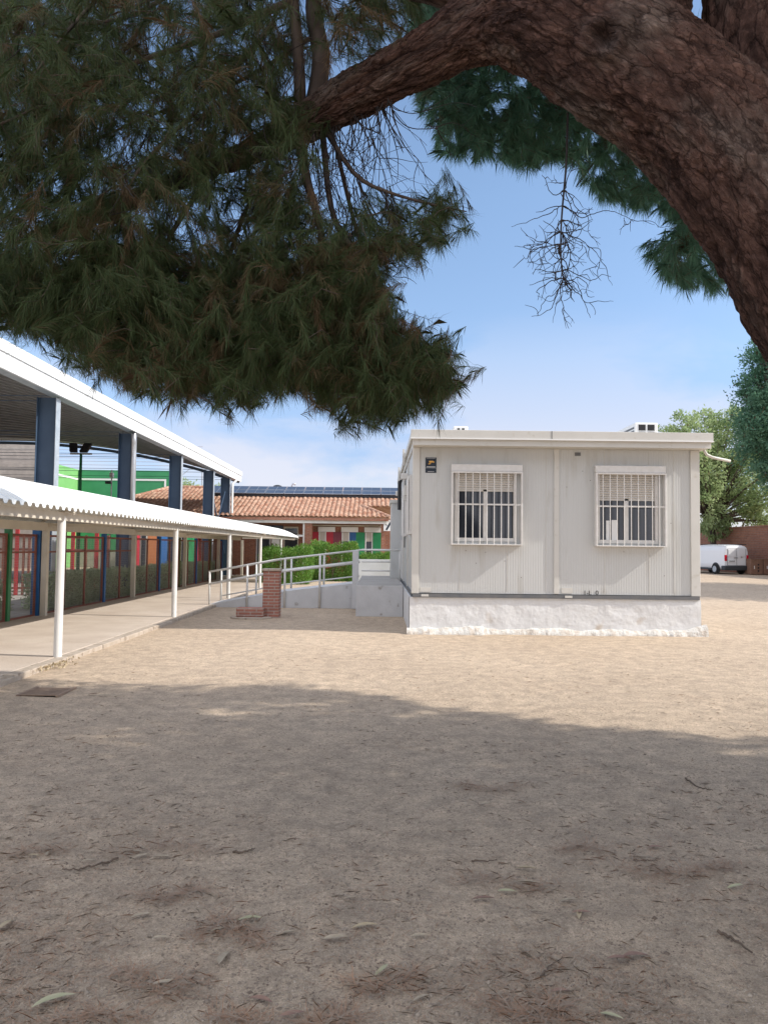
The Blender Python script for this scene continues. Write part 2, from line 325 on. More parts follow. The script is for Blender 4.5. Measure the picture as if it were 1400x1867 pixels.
def link_mesh(name, me, mat, parent=None):
    o = bpy.data.objects.new(name, me); COL.objects.link(o)
    if mat: me.materials.append(mat)
    if parent: o.parent = parent
    return o
def root_loc(p):
    l = Vector((0,0,0))
    while p: l = l + p.location; p = p.parent
    return l
def build(name, mb, mat, parent=None, smooth=False, bev=0.0, label=None):
    me = bpy.data.meshes.new(name)
    off = root_loc(parent) if parent else Vector((0,0,0))
    me.from_pydata([(x-off.x, y-off.y, z-off.z) for x, y, z in mb.v], [], mb.f); me.validate()
    o = link_mesh(name, me, mat, parent)
    if smooth: me.polygons.foreach_set('use_smooth', [True]*len(me.polygons))
    if bev:
        m = o.modifiers.new('bevel', 'BEVEL'); m.width = bev; m.segments = 2; m.limit_method = 'ANGLE'
    if label: o['label'] = label
    return o
def np_mesh(name, V, F, mat, parent=None, tone=None, smooth=False):
    """V (n,3), F (m,k) arrays"""
    me = bpy.data.meshes.new(name); k = F.shape[1]
    off = np.array(root_loc(parent)) if parent else np.zeros(3)
    me.vertices.add(len(V)); me.vertices.foreach_set('co', (V-off).astype(np.float32).ravel())
    me.loops.add(F.size); me.loops.foreach_set('vertex_index', F.astype(np.int32).ravel())
    me.polygons.add(len(F)); me.polygons.foreach_set('loop_start', np.arange(0, F.size, k, dtype=np.int32)); me.polygons.foreach_set('loop_total', np.full(len(F), k, dtype=np.int32))
    if smooth: me.polygons.foreach_set('use_smooth', np.ones(len(F), dtype=bool))
    me.update(calc_edges=True)
    if tone is not None:
        a = me.attributes.new('tone', 'FLOAT_VECTOR', 'POINT'); a.data.foreach_set('vector', tone.astype(np.float32).ravel())
    return link_mesh(name, me, mat, parent)
def thing(name, label, cat, loc=(0,0,0), group=None):
    o = bpy.data.objects.new(name, None); COL.objects.link(o); o.location = loc; o.empty_display_size = .2
    return tag(o, label, cat, group)
def tag(o, label, cat, group=None):
    o['label'] = label; o['category'] = cat
    if group: o['group'] = group
    return o
def struct(o, kind='structure'): o['kind'] = kind; return o

# ------------------------------------------------------------------ ground
def axis(lo, a, b, hi, fine, growth=1.09):
    mid = list(np.arange(a, b, fine)); up = [mid[-1]]; st = fine
    while up[-1] < hi: st *= growth; up.append(up[-1]+st)
    dn = [mid[0]]; st = fine
    while dn[-1] > lo: st *= growth; dn.append(dn[-1]-st)
    return np.array(dn[:0:-1]+mid+up[1:])
def gheight(X, Y):
    h = (fbm(X*.8, Y*.8, 3, 1)-.5)*.05 + (fbm(X*2.4, Y*2.4, 2, 5)-.5)*.010 + (fbm(X*16, Y*16, 2, 9)-.5)*.0025
    fade = np.clip((16-Y)/6, .12, 1)*np.clip((7-np.abs(X))/2, .12, 1)
    near = np.clip((X+3.9)/1.0, 0.0, 1.0)
    return h*fade*near - .012
xs = axis(-600, -3.6, 5.2, 600, .03, 1.12); ys = axis(-60, 1.8, 9.5, 900, .03, 1.05)
GXX, GYY = np.meshgrid(xs, ys); GZ = gheight(GXX, GYY)
GV = np.stack([GXX, GYY, GZ], -1).reshape(-1, 3); nx = len(xs)
ii = (np.arange(len(ys)-1)[:,None]*nx + np.arange(nx-1)[None,:]).ravel()
struct(np_mesh('ground', GV, np.stack([ii, ii+1, ii+nx+1, ii+nx], -1), M['sand'], smooth=True))
def gz(x, y): return float(gheight(np.array([x], float), np.array([y], float))[0])

# walkway slab with joints and kerb
mb = MB(); KX = -3.95
y = 3.0
while y < 38.4:
    y1 = min(y+2.82, 38.4); mb.box(-7.02, KX-.17, y, y1-.012, -.1, .050); y = y1
struct(build('walkway', mb, M['walk'], bev=.006))
mb = MB(); y = 3.0
while y < 37.5:
    ln = random.uniform(.85, 1.0)
    if not (18.9 < y < 20.3): mb.box(KX-.158+random.uniform(-.006,.006), KX+random.uniform(-.008,.012), y, y+ln-.02, -.1, .050+random.uniform(-.006,.006))
    y += ln
struct(build('kerb', mb, M['kerb'], bev=.012))
mb = MB().box(-31, -7.05, 12, 41.7, -.05, .02); struct(build('court_floor', mb, M['courtfloor']))

# ------------------------------------------------------------------ walkway canopy
PX_F, PX_B = -4.10, -6.72
POLY = [4.35+5.62*k for k in range(0, 6)]; POLYB = POLY + [4.35+5.62*6]
can = thing('walkway_canopy', 'long low white corrugated canopy arching over the paved walkway on slim white poles', 'canopy', (-5.4, 10, 0))
half, rise, zc = 1.52, .46, 1.92; cx = -5.41
Ys = []; Zo = []
y = 3.2; k = 0
while y < 37.5:
    for dy, dz in ((0,0),(.045,.0),(.075,.042),(.14,.042),(.17,0)):
        Ys.append(y+dy); Zo.append(dz)
    y += .185
Ys = np.array(Ys); Zo = np.array(Zo)
th = np.linspace(-1, 1, 25); ax = cx + half*th; az = zc + rise*(1-th**2)
V = np.stack([np.repeat(ax[None], len(Ys), 0), np.repeat(Ys[:,None], 25, 1), az[None]+Zo[:,None]], -1).reshape(-1,3)
V2 = V.copy(); V2[:,2] -= .006
i0 = (np.arange(len(Ys)-1)[:,None]*25 + np.arange(24)[None]).ravel()
F = np.stack([i0, i0+1, i0+26, i0+25], -1)
np_mesh('roof', np.concatenate([V, V2]), np.concatenate([F, F[:, ::-1]+len(V)]), M['canopy'], can)
# front edge trim and beams
for px, nm in ((PX_F, 1), (PX_B, 0)):
    mb = MB().box(px-.045, px+.045, 3.2, 37.4, 1.80, 1.905) if nm else MB().box(px-.05, px+.05, 3.2, 37.4, 1.76, 1.92)
    build('beam', mb, M['beam'], can)
for yy in POLYB:
    mb = MB(); mb.bar((PX_F, yy, 1.88), (PX_B, yy, 1.88), .05, .06, (0,0,1))
    pts = [(cx+half*t*.97, yy, zc+rise*(1-t*t)-.03) for t in np.linspace(-1,1,13)]; mb.tube(pts, .022, 6)
    build('rafter', mb, M['beam'], can)
for i, yy in enumerate(POLY): build('pole', MB().tube([(PX_F, yy, .03), (PX_F, yy, 1.86)], .052, 20), M['white'], can, smooth=False)
for yy in POLYB: build('pole', MB().box(PX_B-.055, PX_B+.055, yy-.055, yy+.055, .03, 1.78), M['beam'], can)

# ------------------------------------------------------------------ colourful fence along the walkway
FX = -6.88
fen = thing('mesh_fence', 'wire mesh fence in rust red frames with green and blue posts beside the walkway', 'fence', (FX, 20, 0))
posts = [(9.6,'fblue'),(12.0,'fgreen'),(14.35,'fgreen'),(15.6,'fblue'),(16.85,'fbrown'),(19.35,'fblue'),(21.75,'folive'),(24.2,'fblue'),(26.65,'folive'),(29.1,'fblue'),(31.5,'folive'),(33.9,'fblue')]
for yy, c in posts:
    wd = .055 if yy != 15.6 else .08
    build('post', MB().box(FX-wd, FX+wd, yy-wd, yy+wd, .0, 1.76), M[c], fen, bev=.004, label={'fblue':'blue post','fgreen':'green post','folive':'olive green post','fbrown':'brown post'}[c])
for (a, ca), (b, cb_) in zip(posts[:-1], posts[1:]):
    gate = (a == 15.6)
    a0, b0 = a+.09, b-.07
    mb = MB(); z0, z1 = .06, 1.66
    for zz in (z0, z1): mb.box(FX-.02, FX+.02, a0, b0, zz-.022, zz+.022)
    ms = [a0+.02, b0-.02] + ([(a0+b0)/2] if b-a > 1.6 else [])
    for yy in ms: mb.box(FX-.02, FX+.02, yy-.022, yy+.022, z0+.022, z1-.022)
    if a < 19.5:
        for y0_, y1_ in ([(a0+.04, (a0+b0)/2-.022), ((a0+b0)/2+.022, b0-.04)] if b-a > 1.6 else [(a0+.04, b0-.04)]):
            mb.box(FX-.018, FX+.018, y0_, y1_, 1.31, 1.345)
    fr = build('gate' if gate else 'panel_frame', mb, M['rust'], fen)
    mb = MB()
    for yy in np.arange(a0+.05, b0-.03, .05): mb.bar((FX, yy, z0), (FX, yy, z1), .0028)
    for zz in np.arange(z0+.05, z1, .05 if a < 20 else .1): mb.bar((FX, a0, zz), (FX, b0, zz), .0028)
    build('wire_mesh', mb, M['wire'], fr)

# ------------------------------------------------------------------ leaf scatter helper
def leaves(points, normals, size, aspect=.5, jitter=1.0, rs=rng):
    n = len(points)
    d = normals + rs.normal(size=(n,3))*jitter; d /= np.linalg.norm(d, axis=1, keepdims=True)+1e-9
    q = rs.normal(size=(n,3)); s = np.cross(d, q); s /= np.linalg.norm(s, axis=1, keepdims=True)+1e-9
    sz = size*rs.uniform(.6, 1.3, (n,1))
    a = points; b = points + d*sz*.5 + s*sz*aspect*.5; c = points + d*sz; e = points + d*sz*.5 - s*sz*aspect*.5
    V = np.stack([a,b,c,e], 1).reshape(-1,3); F = np.arange(4*n).reshape(n,4)
    return V, F
def tones(n, per, br=0.05, rs=rng, base=None):
    t = rs.uniform(0,1,n) if base is None else base
    tt = np.zeros((n,3)); tt[:,0] = t; tt[:,1] = (rs.uniform(0,1,n) < br)*rs.uniform(.5,1,n)
    return np.repeat(tt, per, 0)

def hedge_box(parent_label, name, x0, x1, y0, y1, z0, z1, n, size, mat, lump=.12, brown=.03, dens=1.0, label=None, cat='hedge', group=None):
    root = thing(name, label, cat, ((x0+x1)/2, (y0+y1)/2, 0), group)
    rs = np.random.default_rng(int(abs(x0*100+y0*10))+3)
    # points near the surface shell of a lumpy box
    P = rs.uniform(0,1,(n,3)); face = rs.integers(0,6,n); dep = rs.beta(1,2.5,n)*.35
    for k in range(3):
        lo = face == 2*k; hi = face == 2*k+1
        P[lo,k] = dep[lo]; P[hi,k] = 1-dep[hi]
    lo_ = np.array([x0,y0,z0]); sz = np.array([x1-x0,y1-y0,z1-z0]); Pw = lo_+P*sz
    lumpz = (fbm(Pw[:,0]*1.6+5, Pw[:,1]*1.6, 3, 3)-.5)*2*lump; Pw[:,2] += lumpz*P[:,2]
    Pw[:,0] += (fbm(Pw[:,1]*2, Pw[:,2]*2, 2, 4)-.5)*lump; Pw[:,1] += (fbm(Pw[:,0]*2, Pw[:,2]*2, 2, 6)-.5)*lump
    c = lo_+sz/2; nr = (Pw-c)/sz; nr[:,2] += .3
    V, F = leaves(Pw, nr, size, .45, .7, rs)
    base = np.clip(fbm(Pw[:,0]*5, Pw[:,1]*5+Pw[:,2]*4, 3, 2)*1.6-.3 + rs.uniform(-.3,.3,n), 0, 1)
    np_mesh('foliage', V, F, mat, root, tones(n, 4, brown, rs, base))
    mb = MB()
    ln = x1-x0 if x1-x0 > y1-y0 else y1-y0
    for k in range(max(3, int(ln/.35))):
        f = (k+.5)/max(3, int(ln/.35)); xx = x0+(x1-x0)*(f if x1-x0 > y1-y0 else .5); yy = y0+(y1-y0)*(f if x1-x0 <= y1-y0 else .5)
        for q in range(4):
            mb.tube([(xx,yy,0),(xx+rs.uniform(-.1,.1),yy+rs.uniform(-.1,.1),z1*.4),(xx+rs.uniform(-.2,.2),yy+rs.uniform(-.2,.2),z1*.8)],[.015,.01,.004],5)
    build('stem', mb, M['twig'], root)
    return root
hedge_box('', 'hedge', -7.75, -7.15, 11.0, 15.15, .05, .80, 16000, .055, M['hedge'], label='dark leafy hedge behind the nearest fence panels, left of the gate')
hedge_box('', 'hedge', -7.85, -7.15, 17.0, 35.0, .05, .80, 60000, .06, M['hedge'], label='long dark leafy hedge behind the mesh fence, right of the gate')
hedge_box('', 'bush', -4.75, -2.75, 30.5, 33.0, .0, 1.42, 20000, .07, M['bush'], .3, label='bright green clipped bush nearest the walkway canopy end', cat='bush')
hedge_box('', 'bush', -3.0, -.95, 33.5, 36.0, .0, 1.55, 20000, .08, M['bush'], .4, .08, label='green bush with loose shoots in front of the coloured window panels', cat='bush')
hedge_box('', 'bush', -.75, .55, 34.0, 35.6, .0, 1.2, 9000, .08, M['bush'], .3, label='small green bush seen over the ramp landing, beside the portable classroom', cat='bush')

# ------------------------------------------------------------------ court shelter (barrel vault)
sh = thing('court_shelter', 'tall sports court roof with curved ribbed deck, white fascia and blue steel columns', 'shelter', (-19.4, 30, 0))
CZ = [12.1, 17.7, 23.3, 28.95, 34.6, 38.4]; CX = -7.66
Y0s, Y1s = 9.0, 40.4; xr, zr = -7.35, 5.02; xm, zm = -19.5, 6.95
Rr = ((xm-xr)**2+(zm-zr)**2)/(2*(zm-zr)); zc0 = zm-Rr
def vz(x): return zc0+math.sqrt(Rr*Rr-(x-xm)**2)
xsv = np.linspace(xr, 2*xm-xr, 60); yv = []; dv = []
y = Y0s
while y < Y1s:
    for a, b in ((0,0),(.40,0),(.47,.22),(.80,.22),(.87,0)): yv.append(y+a); dv.append(b)
    y += .94
yv = np.array(yv); dv = np.array(dv); zv = np.array([vz(x) for x in xsv])
V = np.stack([np.repeat(xsv[None],len(yv),0), np.repeat(yv[:,None],60,1), zv[None]+dv[:,None]],-1).reshape(-1,3)
i0 = (np.arange(len(yv)-1)[:,None]*60+np.arange(59)[None]).ravel()
np_mesh('roof_deck', V, np.stack([i0,i0+1,i0+61,i0+60],-1), M['deck'], sh)
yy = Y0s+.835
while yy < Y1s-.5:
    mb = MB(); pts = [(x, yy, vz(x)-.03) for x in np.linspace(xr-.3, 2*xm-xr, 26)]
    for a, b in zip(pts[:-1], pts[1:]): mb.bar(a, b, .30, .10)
    build('deck_shade_bar', mb, M['deck_shade'], sh); yy += .94  # added dark bars stand in for shaded stripes between the deck folds
mb = MB(); mb.box(-7.34, -7.28, Y0s, 40.6, 4.88, 5.19); fo = build('fascia', mb, M['fascia'], sh)
mb = MB(); mb.box(-7.36, -7.24, Y0s, 40.62, 5.20, 5.42); build('gutter', mb, M['fascia'], sh)
mb = MB(); mb.box(-7.62, -7.36, Y0s, 40.5, 4.90, 4.96); build('soffit_strip', mb, M['galv'], sh)
for yy in CZ:
    mb = MB(); wd = .22
    mb.box(CX-wd, CX+wd, yy-.008, yy+.008, .02, 4.88)       # web facing the viewer
    build('column', mb.box(CX-wd-.012, CX-wd, yy-.11, yy+.11, .02, 4.88), M['steelblue'], sh)
    build('flange', MB().box(CX+wd, CX+wd+.012, yy-.13, yy+.11, .02, 4.86), M['galv'], sh)
    mb = MB()
    for zz in (4.92, 4.80): mb.tube([(CX, yy, zz), (-31.4, yy, zz)], .010, 5)
    build('tie_rod', mb, M['steelblue'], sh)
mb = MB(); pts = [(x, Y1s, vz(x)-.16) for x in np.linspace(xr, 2*xm-xr, 40)]
for a, b in zip(pts[:-1], pts[1:]): mb.bar(a, b, .10, .15)
build('end_beam', mb, M['steelblue'], sh)
mb = MB(); mb.tube([(-7.42,23.18,.05),(-7.42,23.18,4.2),(-7.42,23.18,4.6),(-7.40,23.05,4.86)], .075, 16); build('downpipe', mb, M['alu'], sh, smooth=True)
mb = MB(); mb.tube([(-7.30,38.3,.05),(-7.30,38.3,4.6),(-7.2,39.2,4.9)], .055, 12); build('downpipe', mb, M['white'], sh, smooth=True)
mb = MB(); mb.bar((CX,34.7,1.0),(CX,38.3,4.2),.04); mb.bar((CX+.05,34.7,4.2),(CX+.05,38.3,1.0),.04); build('cross_brace', mb, M['steelblue'], sh)
for yy in CZ: build('column', MB().box(-31.5, -31.2, yy-.1, yy+.1, 0, 5.0), M['steelblue'], sh)

# fronton walls
ct = thing('fronton_wall', 'big green painted ball court wall with white boundary line', 'wall', (-16.4, 50, 0))
build('back_wall', MB().box(-19.55, -13.2, 50.0, 50.3, 0, 6.33), M['court_green'], ct)
build('side_wall', MB().box(-19.9, -19.6, 46.5, 50.3, 0, 6.34), M['court_light'], ct)
mb = MB(); mb.box(-19.54, -13.85, 49.975, 49.997, 5.66, 5.78); mb.box(-13.97, -13.85, 49.975, 49.997, 0.5, 5.659); mb.box(-19.598,-19.585,46.6,49.97,5.66,5.78)
build('white_line', mb, M['signwhite'], ct)
build('lower_band', MB().box(-19.58,-13.2,49.93,49.97,0,1.0), M['concrete'], ct)
bw = build('end_wall', MB().box(-40, -20.3, 46.4, 46.7, 0, 7.6), M['concrete']); tag(bw, 'tall beige concrete court wall behind the nearest blue column', 'wall')
mb = MB()
for zz in np.arange(.6, 7.5, .6): mb.box(-40,-20.3,46.385,46.398,zz-.010,zz+.010)
for xx in np.arange(-38.5,-20.5,3.0): mb.box(xx-.010,xx+.010,46.383,46.384,0,7.5)
build('joint', mb, M['sheet_grey'], bw)
nt_ = thing('ball_net', 'thin horizontal cables of a ball net strung above the green court wall', 'net', (-18, 46, 0))
mb = MB()
for zz in (6.25, 6.47, 6.66, 6.86, 7.14, 7.42): mb.tube([(-33, 46.0, zz), (-10.6, 46.0, zz)], .012, 4)
build('cable', mb, M['wire'], nt_)
for xx in (-20.1, -10.6): build('net_post', MB().tube([(xx, 46.0, 0), (xx, 46.0, 7.1)], .04, 8), M['galv'], nt_)
build('stay', MB().bar((-11.9,46.0,5.6),(-10.65,46.0,6.7),.03), M['galv'], nt_)
# floodlight
p = W(148, 822, 30)
fl = thing('floodlight_pole', 'green pole with two black floodlights under the curved court roof', 'floodlight', (p[0], 30, 0))
build('pole', MB().tube([(p[0],30,0),(p[0],30,p[2]-.1)], [.075,.05], 12), M['fgreen'], fl, smooth=True)
build('crossbar', MB().box(p[0]-.42,p[0]+.42,29.97,30.03,p[2]-.14,p[2]-.08), M['white'], fl)
for s in (-1,1):
    c = Vector((p[0]+s*.24, 29.9, p[2]+.06)); mb = MB()
    a = .45
    poly = [c+Vector((-.15-s*.05,-.12,-.16)), c+Vector((.15-s*.05,-.12,-.16)), c+Vector((.15+s*.05,.10,.18)), c+Vector((-.15+s*.05,.10,.18))]
    mb.prism(poly, (0,-.10,.06)); build('lamp_head', mb, M['black'], fl, bev=.01)
# security camera pole on the court
p = W(205, 864, 41)
cp = thing('camera_pole', 'thin white pole with a small camera in front of the green court wall', 'pole', (p[0],41,0))
build('pole', MB().tube([(p[0],40.9,0),(p[0],40.9,p[2]+.2)], .035, 8), M['white'], cp)
build('camera_body', MB().box(p[0]-.3,p[0]-.02,40.75,40.95,p[2]-.55,p[2]-.4), M['black'], cp, bev=.02)
build('junction_box', MB().box(p[0]-.09,p[0]+.09,40.8,41.0,p[2]-.2,p[2]+.05), M['signwhite'], cp, bev=.01)

# red inner fence in the court
ri = thing('court_fence', 'red steel fence standing inside the court behind the hedge', 'fence', (-11, 22, 0))
sc_ = 22/1400
for px, wd, c in ((11,.07,'rust'),(20,.05,'fgreen'),(35,.10,'red'),(47,.05,'rust'),(57,.05,'rust'),(95,.10,'rust'),(136,.10,'red'),(160,.05,'rust'),(179,.10,'red'),(200,.06,'rust')):
    X = (px-690)*sc_; build('post', MB().box(X-wd/2, X+wd/2, 21.97, 22.03, .02, 2.05 if wd>.09 else 1.75), M[c], ri)
mb = MB().box(-11.4,-7.9,21.985,22.015,1.29,1.35); mb.box(-11.4,-7.9,21.985,22.015,1.66,1.71); mb.box(-11.4,-7.9,21.985,22.015,.2,.25)
build('rail', mb, M['rust'], ri)
mb = MB()
for X in np.arange(-11.4,-7.9,.08): mb.bar((X,22.02,.2),(X,22.02,1.7),.005)
for z in np.arange(.25,1.7,.1): mb.bar((-11.4,22.02,z),(-7.9,22.02,z),.005)
build('wire_mesh', mb, M['wire'], ri)

# ------------------------------------------------------------------ tile roofs
def tile_plane(P0, U, Vd, pred, ulen, vlen, name, parent, pitch=.235, course=.38):
    """P0 eave origin, U unit along the eave, Vd unit up the slope; pred(u,v)->bool mask"""
    P0 = np.array(P0, float); U = np.array(U, float); U /= np.linalg.norm(U); Vd = np.array(Vd, float); Vd /= np.linalg.norm(Vd); Nn = np.cross(U, Vd)
    if Nn[2] < 0: Nn = -Nn
    nu = int(ulen/pitch); k = 8; us = np.arange(nu*k+1)*pitch/k
    prof = np.abs(np.sin(np.pi*us/pitch + .0))**.8*.075
    vs = []; vo = []; c = 0.0
    while c < vlen:
        vs += [c, c+course-.004]; vo += [.030, 0.0]; c += course
    vs = np.array(vs); vo = np.array(vo)
    rs = np.random.default_rng(5); jit = rs.uniform(-.012,.012,(len(vs)//2, nu+1))
    UU, VV = np.meshgrid(us, vs); H = prof[None]+vo[:,None]+np.repeat(jit,2,0)[:, np.minimum((np.arange(len(us))//k), nu)]
    P = P0 + UU[...,None]*U + VV[...,None]*Vd + H[...,None]*Nn
    n = len(us); V = P.reshape(-1,3)
    i, j = np.meshgrid(np.arange(len(vs)-1), np.arange(n-1), indexing='ij'); i = i.ravel(); j = j.ravel()
    uc = us[j]+pitch/k/2; vc = (vs[i]+vs[i+1])/2; ok = pred(uc, vc); i, j = i[ok], j[ok]
    a = i*n+j; F = np.stack([a, a+1, a+n+1, a+n], -1)
    o = np_mesh(name, V, F, M['tile'], parent)
    m = o.modifiers.new('solid', 'SOLIDIFY'); m.thickness = .02; m.offset = -1
    return o
def cap_line(a, b, parent, r=.11):
    a = Vector(a); b = Vector(b); n = max(2, int((b-a).length/.38)); mb = MB()
    for k in range(n):
        p = a.lerp(b, k/n); q = a.lerp(b, (k+1.08)/n); mb.tube([p, q], [r*1.08, r*.9], 10)
    return build('ridge_cap', mb, M['tile'], parent)

sb = thing('school_building', 'low brick school building with terracotta tiled roof, solar panels and coloured window panels', 'building', (-4, 40, 0))
slope = math.atan(.3); cs, sn = math.cos(slope), math.sin(slope)
EZ = 2.95
def predA(u, v):
    X = -8.65+u; Y = 38+v*cs
    left = X > -8.65 - (Y-38)*.25
    right = np.where(Y < 40.15, X < .6-(Y-38)*.67, X < 3.6-(Y-40.15)*.7)
    return left & right
x_left = -10.3
x_left = -14.0
LP = [(-8.65,37.9),(-12.85,40.55),(-13.5,41.4),(-11.85,44.3),(4,44.3),(4,37.9)]
def predA2(u, v):
    X = x_left+u; Y = 38+v*cs; ins = np.zeros(len(X), bool)
    for i in range(len(LP)):
        (x1,y1),(x2,y2) = LP[i], LP[(i+1)%len(LP)]
        c = ((y1 > Y) != (y2 > Y)) & (X < (x2-x1)*(Y-y1)/((y2-y1) or 1e-9)+x1); ins ^= c
    return ins & np.where(Y < 40.15, X < .6-(Y-38)*.67, X < 3.6-(Y-40.15)*.7)
tile_plane((x_left,38,EZ), (1,0,0), (0,cs,sn), predA2, 17.9, 6.2, 'roof', sb)
cap_line((.6,38,EZ+.05), (-.85,40.15,EZ+.65+.07), sb, .09)
cap_line((-11.9,44,4.75+.06), (.95,44,4.75+.06), sb)
cap_line((-13.4,41.4,4.02), (-11.9,44,4.81), sb, .10)
cap_line((.95,44,4.81), (3.6,40.15,3.66), sb)
# under roof closing, back slope
build('rear_roof', MB().add([(-11.9,44,4.7),(.95,44,4.7),(4,50,2.9),(-14,50,2.9),(-13.5,41.4,3.9)], [(0,1,2,3),(0,3,4)]), M['tile'], sb)
build('flat_roof', MB().box(-13.0,-9.0,28.0,38.6,2.78,2.88), M['concrete'], sb)
build('wall', MB().prism([(-8.8,38.35,0),(-12.9,40.9,0),(-12.9,41.2,0),(-8.8,38.65,0)], (0,0,2.98)), M['brick'], sb)
# walls
DX = lambda px: (px-690)*39.3/1400
DZ = lambda py, px=620: EYE + ((998+(px-700)*.0113)-py)*39.3/1400
WY = 39.3
mb = MB()
mb.box(-8.7, 3.2, WY, WY+.25, 0, 2.9)
build('wall', mb, M['brick'], sb)
build('wall', MB().box(-9.25,-9.0,28.1,38.6,0,2.77).box(-9.0,-8.7,38.9,39.29,0,2.9), M['brick'], sb)
build('fascia_board', MB().box(-8.6,.42,38.12,38.22,2.66,2.90), M['white'], sb)
build('gutter', MB().box(-8.6,.5,38.0,38.11,2.80,2.93), M['brick'], sb)
build('porch_soffit', MB().box(-8.6,.4,38.225,WY-.002,2.68,2.72), M['beam'], sb)
PXX = lambda px, Y=38.35: (px-690)*Y/1400
for a, b in ((556.5,569.5),(695.5,703)):
    build('pillar', MB().box(PXX(a),PXX(b),38.25,38.7,0,2.66), M['brick'], sb)
build('corner_post', MB().box(PXX(553.3),PXX(556),38.24,38.34,0,2.66), M['white'], sb)
build('porch_beam', MB().box(PXX(540),PXX(553),38.26,38.33,1.98,2.08), M['white'], sb)
# coloured facade pieces: px ranges measured on the facade
u2x = lambda u: DX(550+u/6.667); v2z = lambda v: DZ(880+v/6.667)
for i, (u0,u1) in enumerate(((205,410),(485,690),(765,965))):
    build('shutter_box', MB().box(u2x(u0),u2x(u1),WY-.10,WY-.002,v2z(600),v2z(540)), M['signwhite'], sb)
build('wall_band', MB().box(u2x(130),u2x(970),WY-.05,WY-.002,v2z(530),v2z(515)), M['beam'], sb)
for u0,u1,c in ((132,208,'red_panel'),(305,387,'red_panel'),(388,488,'maroon_panel'),(586,664,'blue_panel'),(665,770,'green_panel'),(870,968,'green_panel')):
    build('wall_panel', MB().box(u2x(u0),u2x(u1),WY-.07,WY-.003,.4,v2z(602)), M[c], sb, label=c.replace('_',' '))
for k,(u0,u1) in enumerate(((213,303),(492,584),(776,866))):
    zb = v2z(808); zt = v2z(604)
    wn = build('window', MB().box(u2x(u0),u2x(u0+12),WY-.06,WY-.004,.6,zt).box(u2x(u1-12),u2x(u1),WY-.06,WY-.004,.6,zt).box(u2x(u0+12),u2x(u1-12),WY-.06,WY-.004,.6,.68), M['signwhite'], sb)
    build('blind', MB().box(u2x(u0+12.5),u2x(u1-12.5),WY-.045,WY-.005,v2z(712),zt), M['blind'], wn)
    build('pane', MB().box(u2x(u0+12.5),u2x(u1-12.5),WY-.03,WY-.006,.681,v2z(712)-.001), M['glass'], wn)
# porch left part (zoom4 mapping)
a2x = lambda u: DX(400+u/3.684); b2z = lambda v: DZ(860+v/3.684, 520)
dr = build('door', MB().box(a2x(252),a2x(262),WY-.06,WY-.004,.0,2.5).box(a2x(340),a2x(350),WY-.06,WY-.004,.0,2.5).box(a2x(262),a2x(340),WY-.06,WY-.004,2.4,2.5), M['alu'], sb)
build('pane', MB().box(a2x(262.5),a2x(339.5),WY-.03,WY-.005,.0,2.399), M['glass'], dr)
wn = build('window', MB().box(a2x(436),a2x(442),WY-.06,WY-.004,.5,2.5).box(a2x(528),a2x(534),WY-.06,WY-.004,.5,2.5).box(a2x(442),a2x(528),WY-.06,WY-.004,b2z(455),b2z(449)).box(a2x(442),a2x(528),WY-.06,WY-.004,2.42,2.5), M['beam'], sb)
build('pane', MB().box(a2x(442.3),a2x(527.7),WY-.03,WY-.005,.5,2.419), M['glass'], wn)
build('upper_glazing', MB().box(a2x(205),a2x(430),WY-.04,WY-.005,b2z(400),b2z(362)), M['glass'], sb)
nb = build('notice_board', MB().box(a2x(356),a2x(428),WY-.05,WY-.006,b2z(508),b2z(445)), M['signwhite'], sb)
build('board_strip', MB().box(a2x(358),a2x(426),WY-.06,WY-.051,b2z(525),b2z(512)), M['maroon_panel'], nb)
dk = build('door', MB().box(a2x(10),a2x(62),WY-.03,WY-.005,0,2.4), M['glass'], sb)
# wing facade panels facing the walkway
for y0,y1,c in ((28.3,28.9,'red_panel'),(29.9,31.1,'orange_panel'),(31.25,33.2,'blue_panel'),(34.0,34.8,'red_panel'),(35.9,37.6,'green_panel'),(38.0,38.7,'red_panel')):
    build('wall_panel', MB().box(-8.998,-8.94,y0,y1,.3,2.3), M[c], sb, label=c.replace('_',' '))
for y0,y1 in ((29.0,29.8),(33.25,33.95),(34.9,35.8)):
    wn = build('window', MB().box(-8.998,-8.93,y0,y0+.08,.6,2.2).box(-8.998,-8.93,y1-.08,y1,.6,2.2).box(-8.998,-8.93,y0+.08,y1-.08,2.12,2.2).box(-8.998,-8.93,y0+.08,y1-.08,.6,.68), M['beam'], sb)
    build('pane', MB().box(-8.997,-8.96,y0+.081,y1-.081,.681,2.119), M['glass'], wn)
